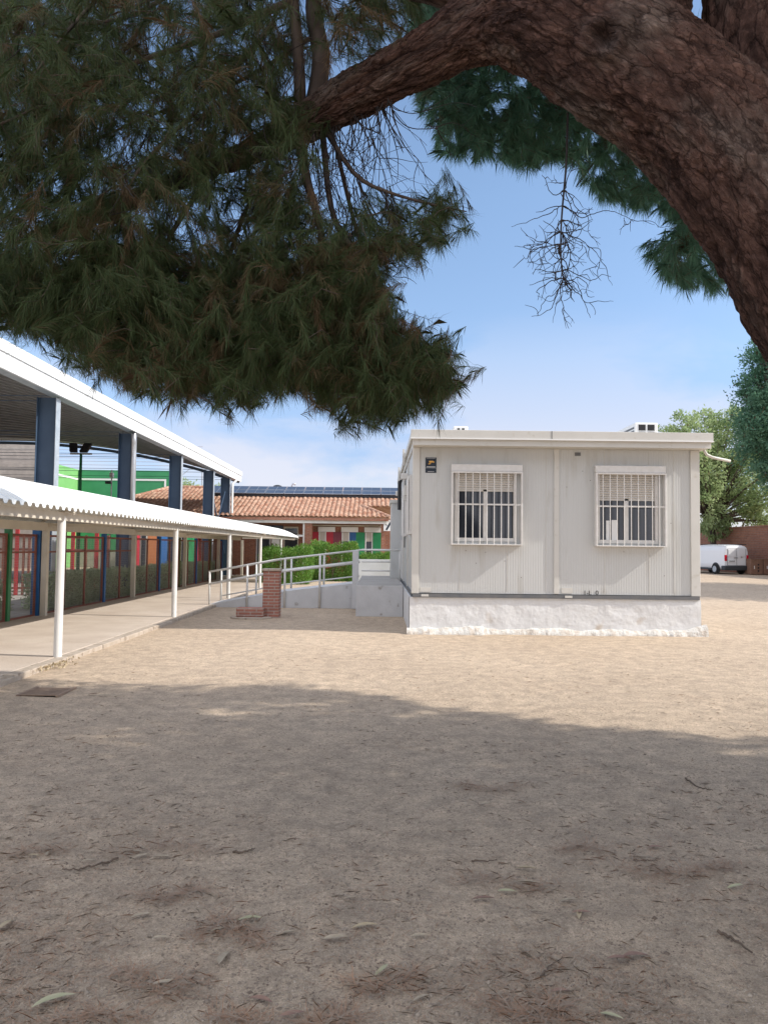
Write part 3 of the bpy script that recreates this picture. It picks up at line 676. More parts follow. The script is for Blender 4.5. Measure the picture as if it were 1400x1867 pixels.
# solar panels on racks
def roofz(Y): return EZ+.3*(Y-38)
sol = []
x = -9.4; k = 0
src = None
while x < .15:
    pts0 = (x, 41.9, roofz(41.9)+.12); 
    r_ = thing('solar_panel', '', 'solar panel', (x, 41.9, roofz(41.9)+.22), 'solar panels along the tiled roof')
    mb = MB(); mb.prism([(x,41.9,roofz(41.9)+.22),(x+1.02,41.9,roofz(41.9)+.22),(x+1.02,43.55,roofz(43.55)+.24),(x,43.55,roofz(43.55)+.24)], (0,-.01,.035)); build('pane', mb, M['solar'], r_)
    mb = MB()
    for xx in (x-.005, x+.50, x+1.005): mb.bar((xx+.01,41.88,roofz(41.88)+.262),(xx+.01,43.57,roofz(43.57)+.285),.014 if abs(xx-x-.5)<.1 else .022,.02)
    for yy in (41.89,42.72,43.55): mb.bar((x,yy,roofz(yy)+.268),(x+1.02,yy,roofz(yy)+.268),.02,.02)
    build('frame', mb, M['alu'], r_)
    mb = MB(); mb.box(x+.1,x+.14,41.95,41.99,roofz(41.95)-.02,roofz(41.95)+.21); mb.box(x,x+1.04,41.92,41.95,roofz(41.9)+.08,roofz(41.9)+.20); build('rack', mb, M['black'], r_)
    sol.append(r_); x += 1.06
for i, o in enumerate(sol): o['label'] = 'blue solar panel in the single row along the tiled school roof'
# roof vents
for px, h, nm in ((506,.22,0),(532,.34,1)):
    p = W(px, 893, 44.2)
    v_ = thing('roof_vent', ['low dark vent cap on the ridge above the solar panels','curved vent pipe on the ridge above the solar panels'][nm], 'vent', (p[0],44.2,4.75))
    if nm: build('pipe', MB().tube([(p[0],44.2,4.7),(p[0],44.2,5.02),(p[0]+.05,44.2,5.12),(p[0]+.16,44.2,5.1),(p[0]+.18,44.2,5.02)], .045, 10), M['alu'], v_, smooth=True)
    else:
        build('pipe', MB().tube([(p[0],44.2,4.7),(p[0],44.2,4.92)], .12, 12), M['vandark'], v_); build('cap', MB().tube([(p[0],44.2,4.94),(p[0],44.2,4.98),(p[0],44.2,5.03)], [.24,.24,.08], 14), M['vandark'], v_)
# small white sign on right pillar
sg = thing('wall_sign', 'square white board with dark slanting strokes beside the portable classroom', 'sign', (PXX(706),38.2,2.3))
x0,x1,z0,z1 = PXX(699.5),PXX(713),EYE+(998-968)*38.2/1400,EYE+(998-948)*38.2/1400
build('board', MB().box(x0,x1,38.16,38.2,z0,z1), M['signwhite'], sg)
mb = MB(); mb.bar((x0+.14,38.155,z0+.05),(x1-.02,38.155,z1-.12),.008,.09,(0,0,1)); mb.bar((x0+.05,38.155,z1-.16),(x0+.17,38.155,z0+.26),.008,.03)
build('marking', mb, M['navy'], sg)

# ------------------------------------------------------------------ portable classroom
FY = 13.67
CXL, CXR = .60, 5.735
pc = thing('portable_classroom', 'cream prefabricated classroom block with two barred windows on a white plinth', 'building', (3.2, FY, 0))
LY = 22.7
zb, zt = .70, 3.30
fz = lambda py, px=1000: W(px, py, FY)[2]
fx = lambda px, py=940: W(px, py, FY)[0]
# shell walls
def wallrect(mb, x0, x1, z0, z1, holes, y0, y1):
    hs = sorted(holes); xs_ = [x0]+[v for h in hs for v in (h[0],h[1])]+[x1]
    for k in range(0, len(xs_), 2): mb.box(xs_[k], xs_[k+1], y0, y1, z0, z1)
    for h in hs: mb.box(h[0], h[1], y0, y1, z0, h[2]); mb.box(h[0], h[1], y0, y1, h[3], z1)
W1 = (fx(829), fx(941), fz(987,885), fz(851,885)); W2 = (fx(1088), fx(1199), fz(991,1145), fz(855,1145))
mb = MB(); wallrect(mb, CXL+.13, CXR-.13, zb, zt, [W1, W2], FY, FY+.08)
build('front_wall', mb, M['panel'], pc)
build('side_wall', MB().box(CXL+.03, CXL+.09, FY+.14, LY, zb, zt), M['panel'], pc)
build('side_wall', MB().box(CXR-.09, CXR-.03, FY+.14, LY, zb, zt).box(CXL+.09,CXR-.09,LY-.08,LY,zb,zt), M['panel'], pc)
build('interior', MB().box(CXL+.3,CXR-.3,FY+.9,FY+1.0,zb,zt), M['dark'], pc)
build('floor_slab', MB().box(CXL+.1,CXR-.1,FY+.09,LY-.1,zb-.02,zb+.02), M['sheet_grey'], pc)
for xa, xb in ((CXL, CXL+.128), (CXR-.165, CXR)):
    build('corner_post', MB().box(xa, xb, FY-.028, FY+.135, zb-.01, zt), M['trim'], pc, bev=.008)
cxm = fx(1014); build('joint_cover', MB().box(cxm-.045, cxm+.045, FY-.022, FY-.001, zb+.01, zt-.001), M['trim'], pc, bev=.004)
for px in (838, 925, 995, 1102, 1183, 1228):
    X = fx(px)
    if px in (995, 1228): build('panel_seam', MB().box(X-.004, X+.004, FY-.004, FY-.0005, zb+.05, zt-.002), M['trim'], pc)
    else:
        build('panel_seam', MB().box(X-.004,X+.004,FY-.004,FY-.0005,zb+.05,W1[2]-.10), M['trim'], pc); build('panel_seam', MB().box(X-.004,X+.004,FY-.004,FY-.0005,W1[3]+.02,zt-.002), M['trim'], pc)
build('base_rail', MB().box(CXL+.02, CXR-.02, FY-.035, FY+.1, zb-.075, zb-.011), M['sheet_grey'], pc)
build('base_rail', MB().box(CXL+.0, CXL+.06, FY+.11, LY, zb-.075, zb-.001), M['sheet_grey'], pc)
mb = MB()
for px in (775, 1035): X = fx(px); mb.box(X-.06,X+.07,FY-.045,FY-.036,zb-.06,zb-.02)
build('fixing_plate', mb, M['trim'], pc)
mb = MB(); X = fx(1034); mb.box(X-.10,X+.09,FY-.010,FY-.0005,zb+.02,zb+.12); X = fx(776); mb.box(X-.09,X+.10,FY-.010,FY-.0005,zb+.02,zb+.10); build('patch_plate', mb, M['trim'], pc)
# ribs along left side, door and fittings
mb = MB()
for yy in (16.1, 18.6): mb.box(CXL+.005, CXL+.03, yy-.05, yy+.05, zb, zt)
build('joint_cover', mb, M['trim'], pc)
for yy in (14.6, 17.3):
    g = build('side_window', MB().box(CXL-.03,CXL+.02,yy-.45,yy-.40,1.75,2.85).box(CXL-.03,CXL+.02,yy+.40,yy+.45,1.75,2.85).box(CXL-.03,CXL+.02,yy-.40,yy+.40,2.78,2.85).box(CXL-.03,CXL+.02,yy-.40,yy+.40,1.75,1.82), M['grille'], pc)
    mb = MB()
    for q in np.arange(yy-.32,yy+.35,.11): mb.tube([(CXL-.045,q,1.75),(CXL-.045,q,2.85)],.007,6)
    build('grille', mb, M['grille'], g)
    build('pane', MB().box(CXL+.0,CXL+.028,yy-.399,yy+.399,1.821,2.779), M['glass'], g)
dd = build('door', MB().box(CXL+.0, CXL+.029, 19.1, 20.1, zb+.01, 2.75), M['grille'], pc); build('handle', MB().box(CXL-.06,CXL-.001,19.2,19.24,1.68,1.80), M['alu'], dd)
mb = MB(); mb.tube([(CXL-.01,17.0,3.2),(CXL-.01,17.0,2.3),(CXL-.01,17.2,2.1),(CXL-.01,17.2,1.5)],.012,6); build('cable', mb, M['black'], pc)
mb = MB(); mb.tube([(CXL-.03,20.3,3.3),(CXL-.05,20.3,3.2),(CXL-.05,20.3,2.5)],.05,8); build('downpipe', mb, M['black'], pc)
build('junction_box', MB().box(CXL-.09,CXL+.005,15.35,15.55,2.55,2.75).box(CXL-.07,CXL+.005,16.35,16.5,2.5,2.62), M['trim'], pc)
for yy in (15.9, 20.9): build('wall_lamp', MB().box(CXL-.14,CXL+.004,yy-.09,yy+.09,2.92,3.04), M['grille'], pc, bev=.01)
vs_ = build('vestibule', MB().box(.35,CXL+.02,20.6,22.5,.675,2.70), M['panel'], pc); build('vestibule_roof', MB().box(.31,CXL+.02,20.55,22.55,2.702,2.78), M['trim'], vs_)
# roof with two-step fascia
RY = FY-.34
build('roof', MB().box(CXL-.0, CXR+.075, RY+.07, LY+.1, zt+.001, zt+.10), M['trim'], pc)
rf = build('roof_fascia', MB().box(CXL-.05, CXR+.115, RY, RY+.065, zt+.105, zt+.27).box(CXL-.05, CXL-.02, RY+.066, LY+.1, zt+.105, zt+.22).box(CXR+.085, CXR+.115, RY+.066, LY+.1, zt+.105, zt+.27), M['trim'], pc, bev=.006)
build('lower_fascia', MB().box(CXL-.02, CXR+.09, RY+.035, RY+.069, zt-.0, zt+.104), M['trim'], pc)
build('fascia_lip', MB().box(CXL-.055, CXR+.12, RY-.012, RY-.001, zt+.105, zt+.125), M['signwhite'], pc)
build('roof_sheet', MB().box(CXL-.018, CXR+.083, RY+.07, LY+.1, zt+.101, zt+.20), M['trim'], pc)
mb = MB(); X = fx(998); mb.box(X-.006,X+.006,RY-.004,RY-.0005,zt+.126,zt+.268); build('fascia_joint', mb, M['sheet_grey'], pc)
mb = MB()
for yy in (16.3, 20.0): mb.box(CXL-.10,CXL-.051,yy,yy+.12,zt-.05,zt+.30)
build('bracket', mb, M['trim'], pc)
# gutter outlet at right corner
g0 = Vector((CXR+.10, FY-.05, zt+.02))
mb = MB().tube([g0+Vector((-.02,0,.12)), g0+Vector((-.03,0,-.02)), g0+Vector((.02,0,-.10)), g0+Vector((.12,0,-.145)), g0+Vector((.44,0,-.21))], .026, 10)
build('gutter_spout', mb, M['trim'], pc, smooth=True)
# small vent plate & stains
X = fx(1053); Z = fz(828,1053); build('vent_plate', MB().box(X-.05,X+.05,FY-.012,FY-.0005,Z-.03,Z+.03), M['sheet_grey'], pc)
mb = MB()
for px,py in ((1062,859),(1076,876),(1033,888),(1137,1006),(849,1004),(885,1007),(920,1023),(950,1053),(1223,954),(1012,1008),(868,1027),(1166,972),(1211,1050)):
    X = fx(px,py); Z = fz(py,px); r = .008
    mb.add([(X+r*math.cos(a),FY-.0035,Z+r*math.sin(a)) for a in np.linspace(0,2*math.pi,7)[:-1]], [tuple(range(6))])
build('screw_hole', mb, M['twig'], pc)
# windows
def window(x0,x1,z0,z1, ox0,ox1,oz0,oz1, split, slat_bottom, extra):
    wn = build('window', MB().box(x0,x0+.05,FY-.015,FY+.07,z0,z1).box(x1-.05,x1,FY-.015,FY+.07,z0,z1).box(x0+.05,x1-.05,FY-.015,FY+.07,z0,z0+.06).box(split-.035,split+.035,FY+.0,FY+.06,z0+.06,slat_bottom), M['grille'], pc)
    build('pane', MB().box(x0+.0505,x1-.0505,FY+.045,FY+.05,z0+.0605,slat_bottom+.02), M['glass'], wn)
    mb = MB(); zz = slat_bottom
    while zz < z1-.02:
        mb.add([(x0+.051,FY+.012,zz),(x1-.051,FY+.012,zz),(x1-.051,FY+.002,zz+.02),(x0+.051,FY+.002,zz+.02),(x0+.051,FY+.012,zz+.038),(x1-.051,FY+.012,zz+.038)], [(0,1,2,3),(3,2,5,4)]); zz += .042
    mb.box(x0+.051,x1-.051,FY+.0,FY+.03,slat_bottom-.03,slat_bottom)
    build('roller_shutter', mb, M['shutter'], wn)
    build('shutter_box', MB().box(ox0+.0,ox1,FY-.10,FY-.001,oz1+.005,oz1+.13), M['grille'], wn, bev=.008)
    # cage: solid side plates, frame and bars
    D = .135
    mb = MB(); b = .028
    mb.box(ox0,ox0+b,FY-D,FY-.001,oz0,oz1); mb.box(ox1-b,ox1,FY-D,FY-.001,oz0,oz1)
    mb.box(ox0+b,ox1-b,FY-D,FY-D+b,oz1-b,oz1); mb.box(ox0+b,ox1-b,FY-D,FY-.001,oz0,oz0+.02)
    gr = build('grille', mb, M['grille'], wn, bev=.003)
    mb = MB(); n = 10
    for k in range(1, n): X = ox0+(ox1-ox0)*k/n; mb.tube([(X,FY-D+.014,oz0+.02),(X,FY-D+.014,oz1-b)], .0085, 8, False)
    zm_ = z0+.5*(oz1-oz0); mb.box(ox0+b,ox1-b,FY-D+.02,FY-D+.028,zm_-.014,zm_+.014)
    build('bar', mb, M['grille'], gr)
    if extra:
        for q, (fa, fb, zt_) in enumerate(extra): build('bottle_shape' if 0 else 'curtain', MB().box(x0+(x1-x0)*fa, x0+(x1-x0)*fb, FY+.20, FY+.23, z0+.05, zt_), M['blind'], wn)
window(*W1[:2], W1[2], W1[3], fx(821.5), fx(950.5), fz(994,885), fz(861,885), fx(884.5), fz(893,885), None)
window(*W2[:2], W2[2], W2[3], fx(1083), fx(1210.5), fz(997,1145), fz(863.5,1145), fx(1142), fz(910,1145)-.0, None)
# paper rolls inside right window
for px0, px1, py in ((1106,1112,949),(1116,1127,948)):
    xa, xb = fx(px0), fx(px1); build('paper', MB().box(xa, xb, FY+.038, FY+.0445, fz(985,1110), fz(py,1110)), M['signwhite'], pc)
# text on the base
def text_mesh(name, s, size, loc, mat, parent, rx=90):
    c = bpy.data.curves.new(name, 'FONT'); c.body = s; c.size = size; c.extrude = .0015; c.align_x = 'LEFT'
    o = bpy.data.objects.new(name, c); COL.objects.link(o); dg = bpy.context.evaluated_depsgraph_get()
    me = bpy.data.meshes.new_from_object(o.evaluated_get(dg)); bpy.data.objects.remove(o)
    q = link_mesh(name, me, mat, parent); q.location = Vector(loc)-root_loc(parent); q.rotation_euler = (R_(rx),0,0); return q
text_mesh('lettering', '1-L  0', .115, (fx(1063), FY-.004, fz(1085,1075)), M['black'], pc)
# plinth
def plinth():
    mb = MB(); nxp = 110; nzp = 12; V = []; Fq = []
    x0, x1 = CXL-.03, CXR+.01; zt_ = zb-.077
    for j in range(nzp+1):
        for i in range(nxp+1):
            f = j/nzp; x = x0+(x1-x0)*i/nxp; z = -.06+(zt_+.06)*f
            yy = FY-.005 + (1-f)*(-.03) + (fbm(np.array([x*3.0]),np.array([z*4]),4,3)[0]-.5)*.035*(1 if j<nzp else .2)
            V.append((x,yy,z))
    n = nxp+1
    for j in range(nzp):
        for i in range(nxp): Fq.append((j*n+i,j*n+i+1,(j+1)*n+i+1,(j+1)*n+i))
    mb.add(V, Fq); 
    mb.box(x0,x0+.2,FY+.04,LY,-.06,zt_); mb.box(x1-.2,x1,FY+.04,LY,-.06,zt_); mb.box(x0,x1,FY+.035,FY+.25,-.06,zt_-.002)
    mb.quad((x0,FY-.04,-.06),(x0,FY+.05,-.06),(x0,FY+.05,zt_),(x0,FY-.005,zt_)); mb.quad((x1,FY-.04,-.06),(x1,FY+.05,-.06),(x1,FY+.05,zt_),(x1,FY-.005,zt_))
    build('plinth', mb, M['stucco'], pc, smooth=False)
    # rough mortar skirt
    n1, n2 = 420, 9; V = []; Fq = []
    for i in range(n1+1):
        x = x0-.05+(x1+.14-x0)*i/n1
        a = fbm(np.array([x*2.2]),np.array([1.0]),4,11)[0]; b = fbm(np.array([x*9]),np.array([4.0]),3,12)[0]
        hh = .050+.08*max(0,a-.35)*1.6+.02*b; ww = .05+.09*a+.04*b
        if x < x0+1.3: hh += .02; ww += .06
        if x > x1-.35: hh += .10*(x-x1+.35)/.35
        for j in range(n2+1):
            t = j/n2*math.pi/2; nn = (fbm(np.array([x*14]),np.array([t*4]),3,14)[0]-.5)*.022
            V.append((x, FY-.035-(ww+nn)*math.sin(t)+.02, -.05+(hh+.05+nn)*math.cos(t)))
    for i in range(n1):
        for j in range(n2): Fq.append((i*(n2+1)+j,(i+1)*(n2+1)+j,(i+1)*(n2+1)+j+1,i*(n2+1)+j+1))
    build('mortar_skirt', MB().add(V,Fq), M['mortar'], pc, smooth=True)
plinth()
# security sign
sx0, sx1 = fx(775.5,848), fx(795.5,848)
ss = thing('security_sign', 'small dark blue two part sign with an amber camera symbol at the classroom corner', 'sign', ((sx0+sx1)/2, FY-.03, 2.9))
z0, z1, z2, z3 = fz(862,785), fz(853.5,785), fz(852,785), fz(834,785)
build('plate', MB().box(sx0,sx1,FY-.006,FY-.001,z1+.006,z3), M['navy'], ss); build('plate', MB().box(sx0,sx1,FY-.006,FY-.001,z0,z1), M['navy'], ss)
mc = ((sx0+sx1)/2, (z2+z3)/2); mb = MB()
def rot(pts, a, c): return [(c[0]+x*math.cos(a)-z*math.sin(a), FY-.0085, c[1]+x*math.sin(a)+z*math.cos(a)) for x, z in pts]
mb.prism(rot([(-.035,-.014),(.04,-.014),(.04,.016),(-.035,.016)], .0, (mc[0]+.0,mc[1]+.012)), (0,.002,0))
mb.prism(rot([(.0,-.012),(.025,-.012),(.025,.012),(.0,.012)], -.3, (mc[0]+.035,mc[1]+.01)), (0,.002,0))
mb.prism(rot([(-.008,-.03),(.008,-.03),(.008,.0),(-.008,.0)], -.4, (mc[0]-.005,mc[1]+.0)), (0,.002,0))
mb.prism(rot([(-.035,-.008),(.0,-.008),(.0,.008),(-.035,.008)], .1, (mc[0]-.012,mc[1]-.025)), (0,.002,0))
build('camera_symbol', mb, M['yellow'], ss)
mb = MB()
def glyphs(xa, xb, zc_, h, n):
    wd = (xb-xa)/n
    for k in range(n): mb.box(xa+wd*k+wd*.1, xa+wd*k+wd*.75, FY-.0085, FY-.0065, zc_-h/2, zc_+h/2)
glyphs(sx0+.02, sx1-.02, z1+.022, .016, 9); glyphs(sx0+.02, sx1-.02, z3-.014, .007, 14); glyphs(sx0+.04, sx1-.04, z0+.022, .008, 10)
build('lettering', mb, M['signwhite'], ss)
# AC units on the roof
def ac_unit(loc, wd, dp, ht, label, left):
    x, y, z = loc; a = thing('air_conditioner', label, 'air conditioner', loc, 'air conditioners on the classroom roof')
    build('casing', MB().box(x,x+wd,y,y+dp,z+.05,z+ht), M['signwhite'], a, bev=.015)
    build('foot', MB().box(x+.05,x+.1,y+.02,y+dp-.02,z,z+.049).box(x+wd-.1,x+wd-.05,y+.02,y+dp-.02,z,z+.049), M['galv'], a)
    mb = MB()
    for i in range(2):
        for j in range(3):
            xa = x+.05+i*(wd-.1)/2; za = z+.09+j*(ht-.12)/3
            mb.box(xa+.02,xa+(wd-.1)/2-.02,y-.006,y-.001,za+.015,za+(ht-.12)/3-.01)
    build('vent_grille', mb, M['black'], a)
    mb = MB()
    for j in range(6): za = z+.09+j*(ht-.14)/6; mb.box(x-.006,x-.001,y+.05,y+dp-.05,za,za+(ht-.14)/6-.03)
    build('louvre', mb, M['sheet_grey'], a)
ac_unit((1.46, 15.0, zt+.20), .28, .7, .40, 'small white air conditioner at the left on the classroom roof', True)
ac_unit((6.05-.95, 15.2, zt+.20), .46, 1.3, .55, 'louvred white air conditioner at the right on the classroom roof', False)

# ------------------------------------------------------------------ ramp, landing and railings
rp = thing('access_ramp', 'white painted concrete ramp with tube railings rising to the classroom landing', 'ramp', (-2, 19.5, 0))
build('landing', MB().box(-.47,.56,16.85,22.4,-.05,.665), M['rampwhite'], rp, bev=.01)
build('landing_floor', MB().box(-.46,.55,16.86,22.39,.666,.672), M['courtfloor'], rp)
R0, R1 = -4.15, -.472
prof = [(R0,.05),(-2.47,.37),(R1,.62)]
mb = MB(); mb.prism([(R0,18.95,-.05)]+[(R1,18.95,-.05)]+[(x,18.95,z) for x,z in prof[::-1]], (0,1.35,0)); build('ramp_slab', mb, M['rampwhite'], rp)
def rz(x): return float(np.interp(x, [p[0] for p in prof], [p[1] for p in prof]))
for yy, nm in ((18.92,0),(20.33,1)):
    mb = MB()
    for h, r in ((.80,.024),(.50,.030),(.12,.018)) if nm==1 else ((.80,.024),(.50,.030)):
        mb.tube([(R0,yy,rz(R0)+h),(-2.47,yy,rz(-2.47)+h),(R1,yy,rz(R1)+h)], r, 10)
    build('handrail', mb, M['white'], rp, smooth=True)
    for x in (-4.12,-3.2,-2.28,-1.42): build('railing_post', MB().tube([(x,yy+(.0 if nm else -.0),.0 if not nm else rz(x)),(x,yy,rz(x)+.80)], .026, 10), M['white'], rp, smooth=True)
build('pier', MB().box(-.62,-.47,18.72,18.9,0,1.42), M['rampwhite'], rp, bev=.006)
mb = MB(); 
for z in (1.43,1.08,.82): mb.tube([(-.47,22.3,z),(.5,22.3,z)], .022, 8)
mb.tube([(-.47,18.9,1.43),(.55,18.9,1.43)], .022, 8)
mb.tube([(.5,22.3,.67),(.5,22.3,1.43)], .022, 8); mb.tube([(.54,18.9,.67),(.54,18.9,1.43)], .022, 8)
build('landing_railing', mb, M['white'], rp, smooth=True)
lw = build('low_wall', MB().box(-.62,.5,24.0,24.2,0,1.12), M['canopy']); tag(lw, 'low white wall behind the ramp landing, left of the portable classroom', 'wall')
# brick fountain
f0 = W(478,1124,16.3); f1 = W(508,1124,16.3)
bf = thing('brick_fountain', 'small red brick pier with a low brick trough beside the ramp', 'brick pier', (f0[0],16.3,0))
build('pier', MB().box(f0[0],f1[0],16.3,16.66,-.05,.97), M['brick_old'], bf, bev=.012)
build('cap', MB().box(f0[0]-.02,f1[0]+.02,16.28,16.68,.971,1.02), M['kerb'], bf, bev=.01)
build('trough', MB().box(f0[0]-.50,f0[0]+.06,16.0,16.29,.03,.21), M['brick_old'], bf, bev=.012)
mb = MB(); cxx, cyy = f0[0]-.2, 16.05; ring = [(cxx+.42*math.cos(a)*(1+.1*math.sin(3*a)), cyy+.22*math.sin(a), 0) for a in np.linspace(0,2*math.pi,25)[:-1]]
mb.prism([(x,y,-.05) for x,y,_ in ring], (0,0,.075)); build('footing', mb, M['kerb'], bf, bev=.01)

# drain grate
g = GX(86, 1260); dg_ = thing('drain_grate', 'rusty slotted drain grate set in the sand by the shadow edge', 'grate', (g[0], g[1], 0))
mb = MB()
gw, gd = .36, .42; zz = max(gz(g[0]+a_, g[1]+b_) for a_ in (-.2,0,.2) for b_ in (-.22,0,.22))+.002
for k in range(8):
    y0_ = g[1]-gd/2+k*gd/8; mb.box(g[0]-gw/2, g[0]+gw/2, y0_, y0_+gd/8*.5, -.02, zz+.012)
mb.box(g[0]-gw/2-.03,g[0]-gw/2,g[1]-gd/2-.02,g[1]+gd/2+.02,-.02,zz+.013); mb.box(g[0]+gw/2,g[0]+gw/2+.03,g[1]-gd/2-.02,g[1]+gd/2+.02,-.02,zz+.013)
build('bars', mb, M['grate'], dg_); build('pit', MB().box(g[0]-gw/2,g[0]+gw/2,g[1]-gd/2,g[1]+gd/2,-.04,zz+.002), M['dark'], dg_)

# ------------------------------------------------------------------ van
def make_van():
    p = W(1338, 1047, 50.5)
    v = thing('white_van', 'white panel van seen from behind, parked by the brick wall', 'van', (0,0,0))
    Lv, Wv, H = 4.95, 1.90, 1.92
    # cross-section loft along y
    secs = []  # (y, halfwidth_bottom, halfwidth_mid, halfwidth_top, zbottom, ztop)
    prof = [(0.0,.30,1.72,.86),(.06,.28,1.86,.90),(.35,.26,1.92,.93),(1.0,.26,1.94,.95),(2.2,.26,1.94,.95),(3.1,.26,1.90,.95),(3.75,.26,1.60,.94),(4.1,.28,1.22,.93),(4.6,.30,1.05,.90),(4.9,.33,.82,.80),(4.95,.36,.70,.74)]
    k = 24; V = []; F = []
    for y, zb_, zt_, hw in prof:
        for j in range(k):
            a = 2*math.pi*j/k + math.pi/k; c, s = math.cos(a), math.sin(a); e = .32
            x = hw*math.copysign(abs(c)**e, c); z = (zb_+zt_)/2+(zt_-zb_)/2*math.copysign(abs(s)**e, s)
            f = (z-zb_)/(zt_-zb_); x *= 1 - .10*max(0, f-.5)/.5 if y < 4 else 1
            V.append((x, y, z))
    for i in range(len(prof)-1):
        for j in range(k): F.append((i*k+j, i*k+(j+1)%k, (i+1)*k+(j+1)%k, (i+1)*k+j))
    F.append(tuple(range(k))[::-1]); F.append(tuple(range((len(prof)-1)*k, len(prof)*k)))
    b = build('body', MB().add(V,F), M['vanwhite'], v, smooth=False, bev=.02)
    build('rear_bumper', MB().box(-.94,.94,-.10,.30,.26,.56), M['vandark'], v, bev=.05)
    build('side_skirt', MB().box(-.965,-.94,1.3,3.3,.27,.40).box(.94,.965,1.3,3.3,.27,.40), M['vandark'], v, bev=.01)
    for s in (-1,1):
        build('tail_light', MB().box(s*.79-.075 if s>0 else -.865, s*.79+.075 if s>0 else -.715, -.03, .06, .86, 1.26), M['taillight'], v, bev=.015)
    mb = MB(); mb.box(.0-.006,.006,-.012,-.002,.58,1.68); mb.box(-.66,.66,-.012,-.002,.57,.585); mb.box(-.68,-.665,-.012,-.002,.57,1.66); mb.box(.665,.68,-.012,-.002,.57,1.66)
    build('door_gap', mb, M['vandark'], v)
    build('rear_door', MB().box(-.60,-.08,-.02,-.003,1.16,1.60).box(.08,.60,-.02,-.003,1.16,1.60), M['vanwhite'], v, bev=.012)
    build('number_plate', MB().box(-.60,-.10,-.03,-.003,.80,.92), M['signwhite'], v)
    mb = MB()
    for q in range(7): mb.box(-.55+q*.06,-.515+q*.06,-.034,-.031,.825,.895)
    build('plate_characters', mb, M['vandark'], v)
    build('door_handle', MB().box(-.18,.06,-.05,-.003,1.06,1.09), M['vandark'], v)
    mb = MB(); mb.tube([(.36,-.022,1.12),(.36,-.004,1.12)],.05,12); mb.tube([(-.02,-.022,1.30),(-.02,-.013,1.30)],.035,10); build('badge', mb, M['alu'], v)
    build('roof_rail', MB().box(-.80,-.74,.1,3.0,1.93,1.975).box(.74,.80,.1,3.0,1.93,1.975).box(-.74,.74,.1,.15,1.94,1.975), M['black'], v)
    build('side_pane', MB().box(-.955,-.90,2.7,3.4,1.2,1.62), M['glass'], v)
    for x in (-.93,.93):
        for y in (.85, 4.0):
            wl = build('wheel', MB().tube([(x-.11,y,.33),(x-.10,y,.33),(x+.10,y,.33),(x+.11,y,.33)],[.30,.33,.33,.30],24), M['tyre'], v)
            sgn = -1 if x < 0 else 1
            build('rim', MB().tube([(x+sgn*.095,y,.33),(x+sgn*.118,y,.33),(x+sgn*.122,y,.33)],[.21,.20,.06],16), M['galv'], wl)
    # wheel arches
    mb = MB()
    for y in (.85,):
        for s in (-1,1): mb.tube([(s*.90,y,.36),(s*.958,y,.36)],.40,24)
    build('wheel_arch', mb, M['vandark'], v)
    for ch in v.children: pass
    v.location = (p[0]-.05, 50.0, 0); v.rotation_euler = (0,0,R_(11))
    return v
make_van()
# brown boxes
for k,(px0,px1,py0) in enumerate(((1369,1391,1019),(1392.5,1415,1019))):
    Yb = 49.5; a = W(px0,1046,Yb); b = W(px1,1046,Yb); h = W(px0,py0,Yb)[2]
    c = thing('storage_crate', ['brown crate with three dark holes standing next to the van','brown crate at the right picture edge, second from the van'][k], 'crate', ((a[0]+b[0])/2,Yb,0), 'brown crates by the van')
    build('body', MB().box(a[0],b[0],Yb,Yb+.8,.02,h-.06), M['crate'], c, bev=.02); build('lid', MB().box(a[0]-.02,b[0]+.02,Yb-.02,Yb+.82,h-.058,h), M['crate'], c, bev=.01)
    mb = MB()
    xm_ = a[0]+(b[0]-a[0])*.62
    for q in range(3): mb.tube([(xm_,Yb-.012,.25+q*.2),(xm_,Yb-.001,.25+q*.2)],.06,12)
    build('hole', mb, M['black'], c)
    build('handle', MB().box(a[0]+.2,a[0]+.24,Yb-.03,Yb-.001,.38,.58), M['signwhite'], c)
# perimeter walls
bwall = build('perimeter_wall', MB().box(25.5,25.8,18,70,0,3.15), M['brick_wall']); tag(bwall, 'long red brick boundary wall behind the van and crates', 'wall')
build('coping', MB().box(25.45,25.85,18,70,3.152,3.25), M['brick_wall'], bwall)
w2 = build('far_wall', MB().box(8,25.4,70,70.3,0,2.6), M['concrete']); tag(w2, 'low beige wall far behind the van, left of the tree trunk', 'wall')

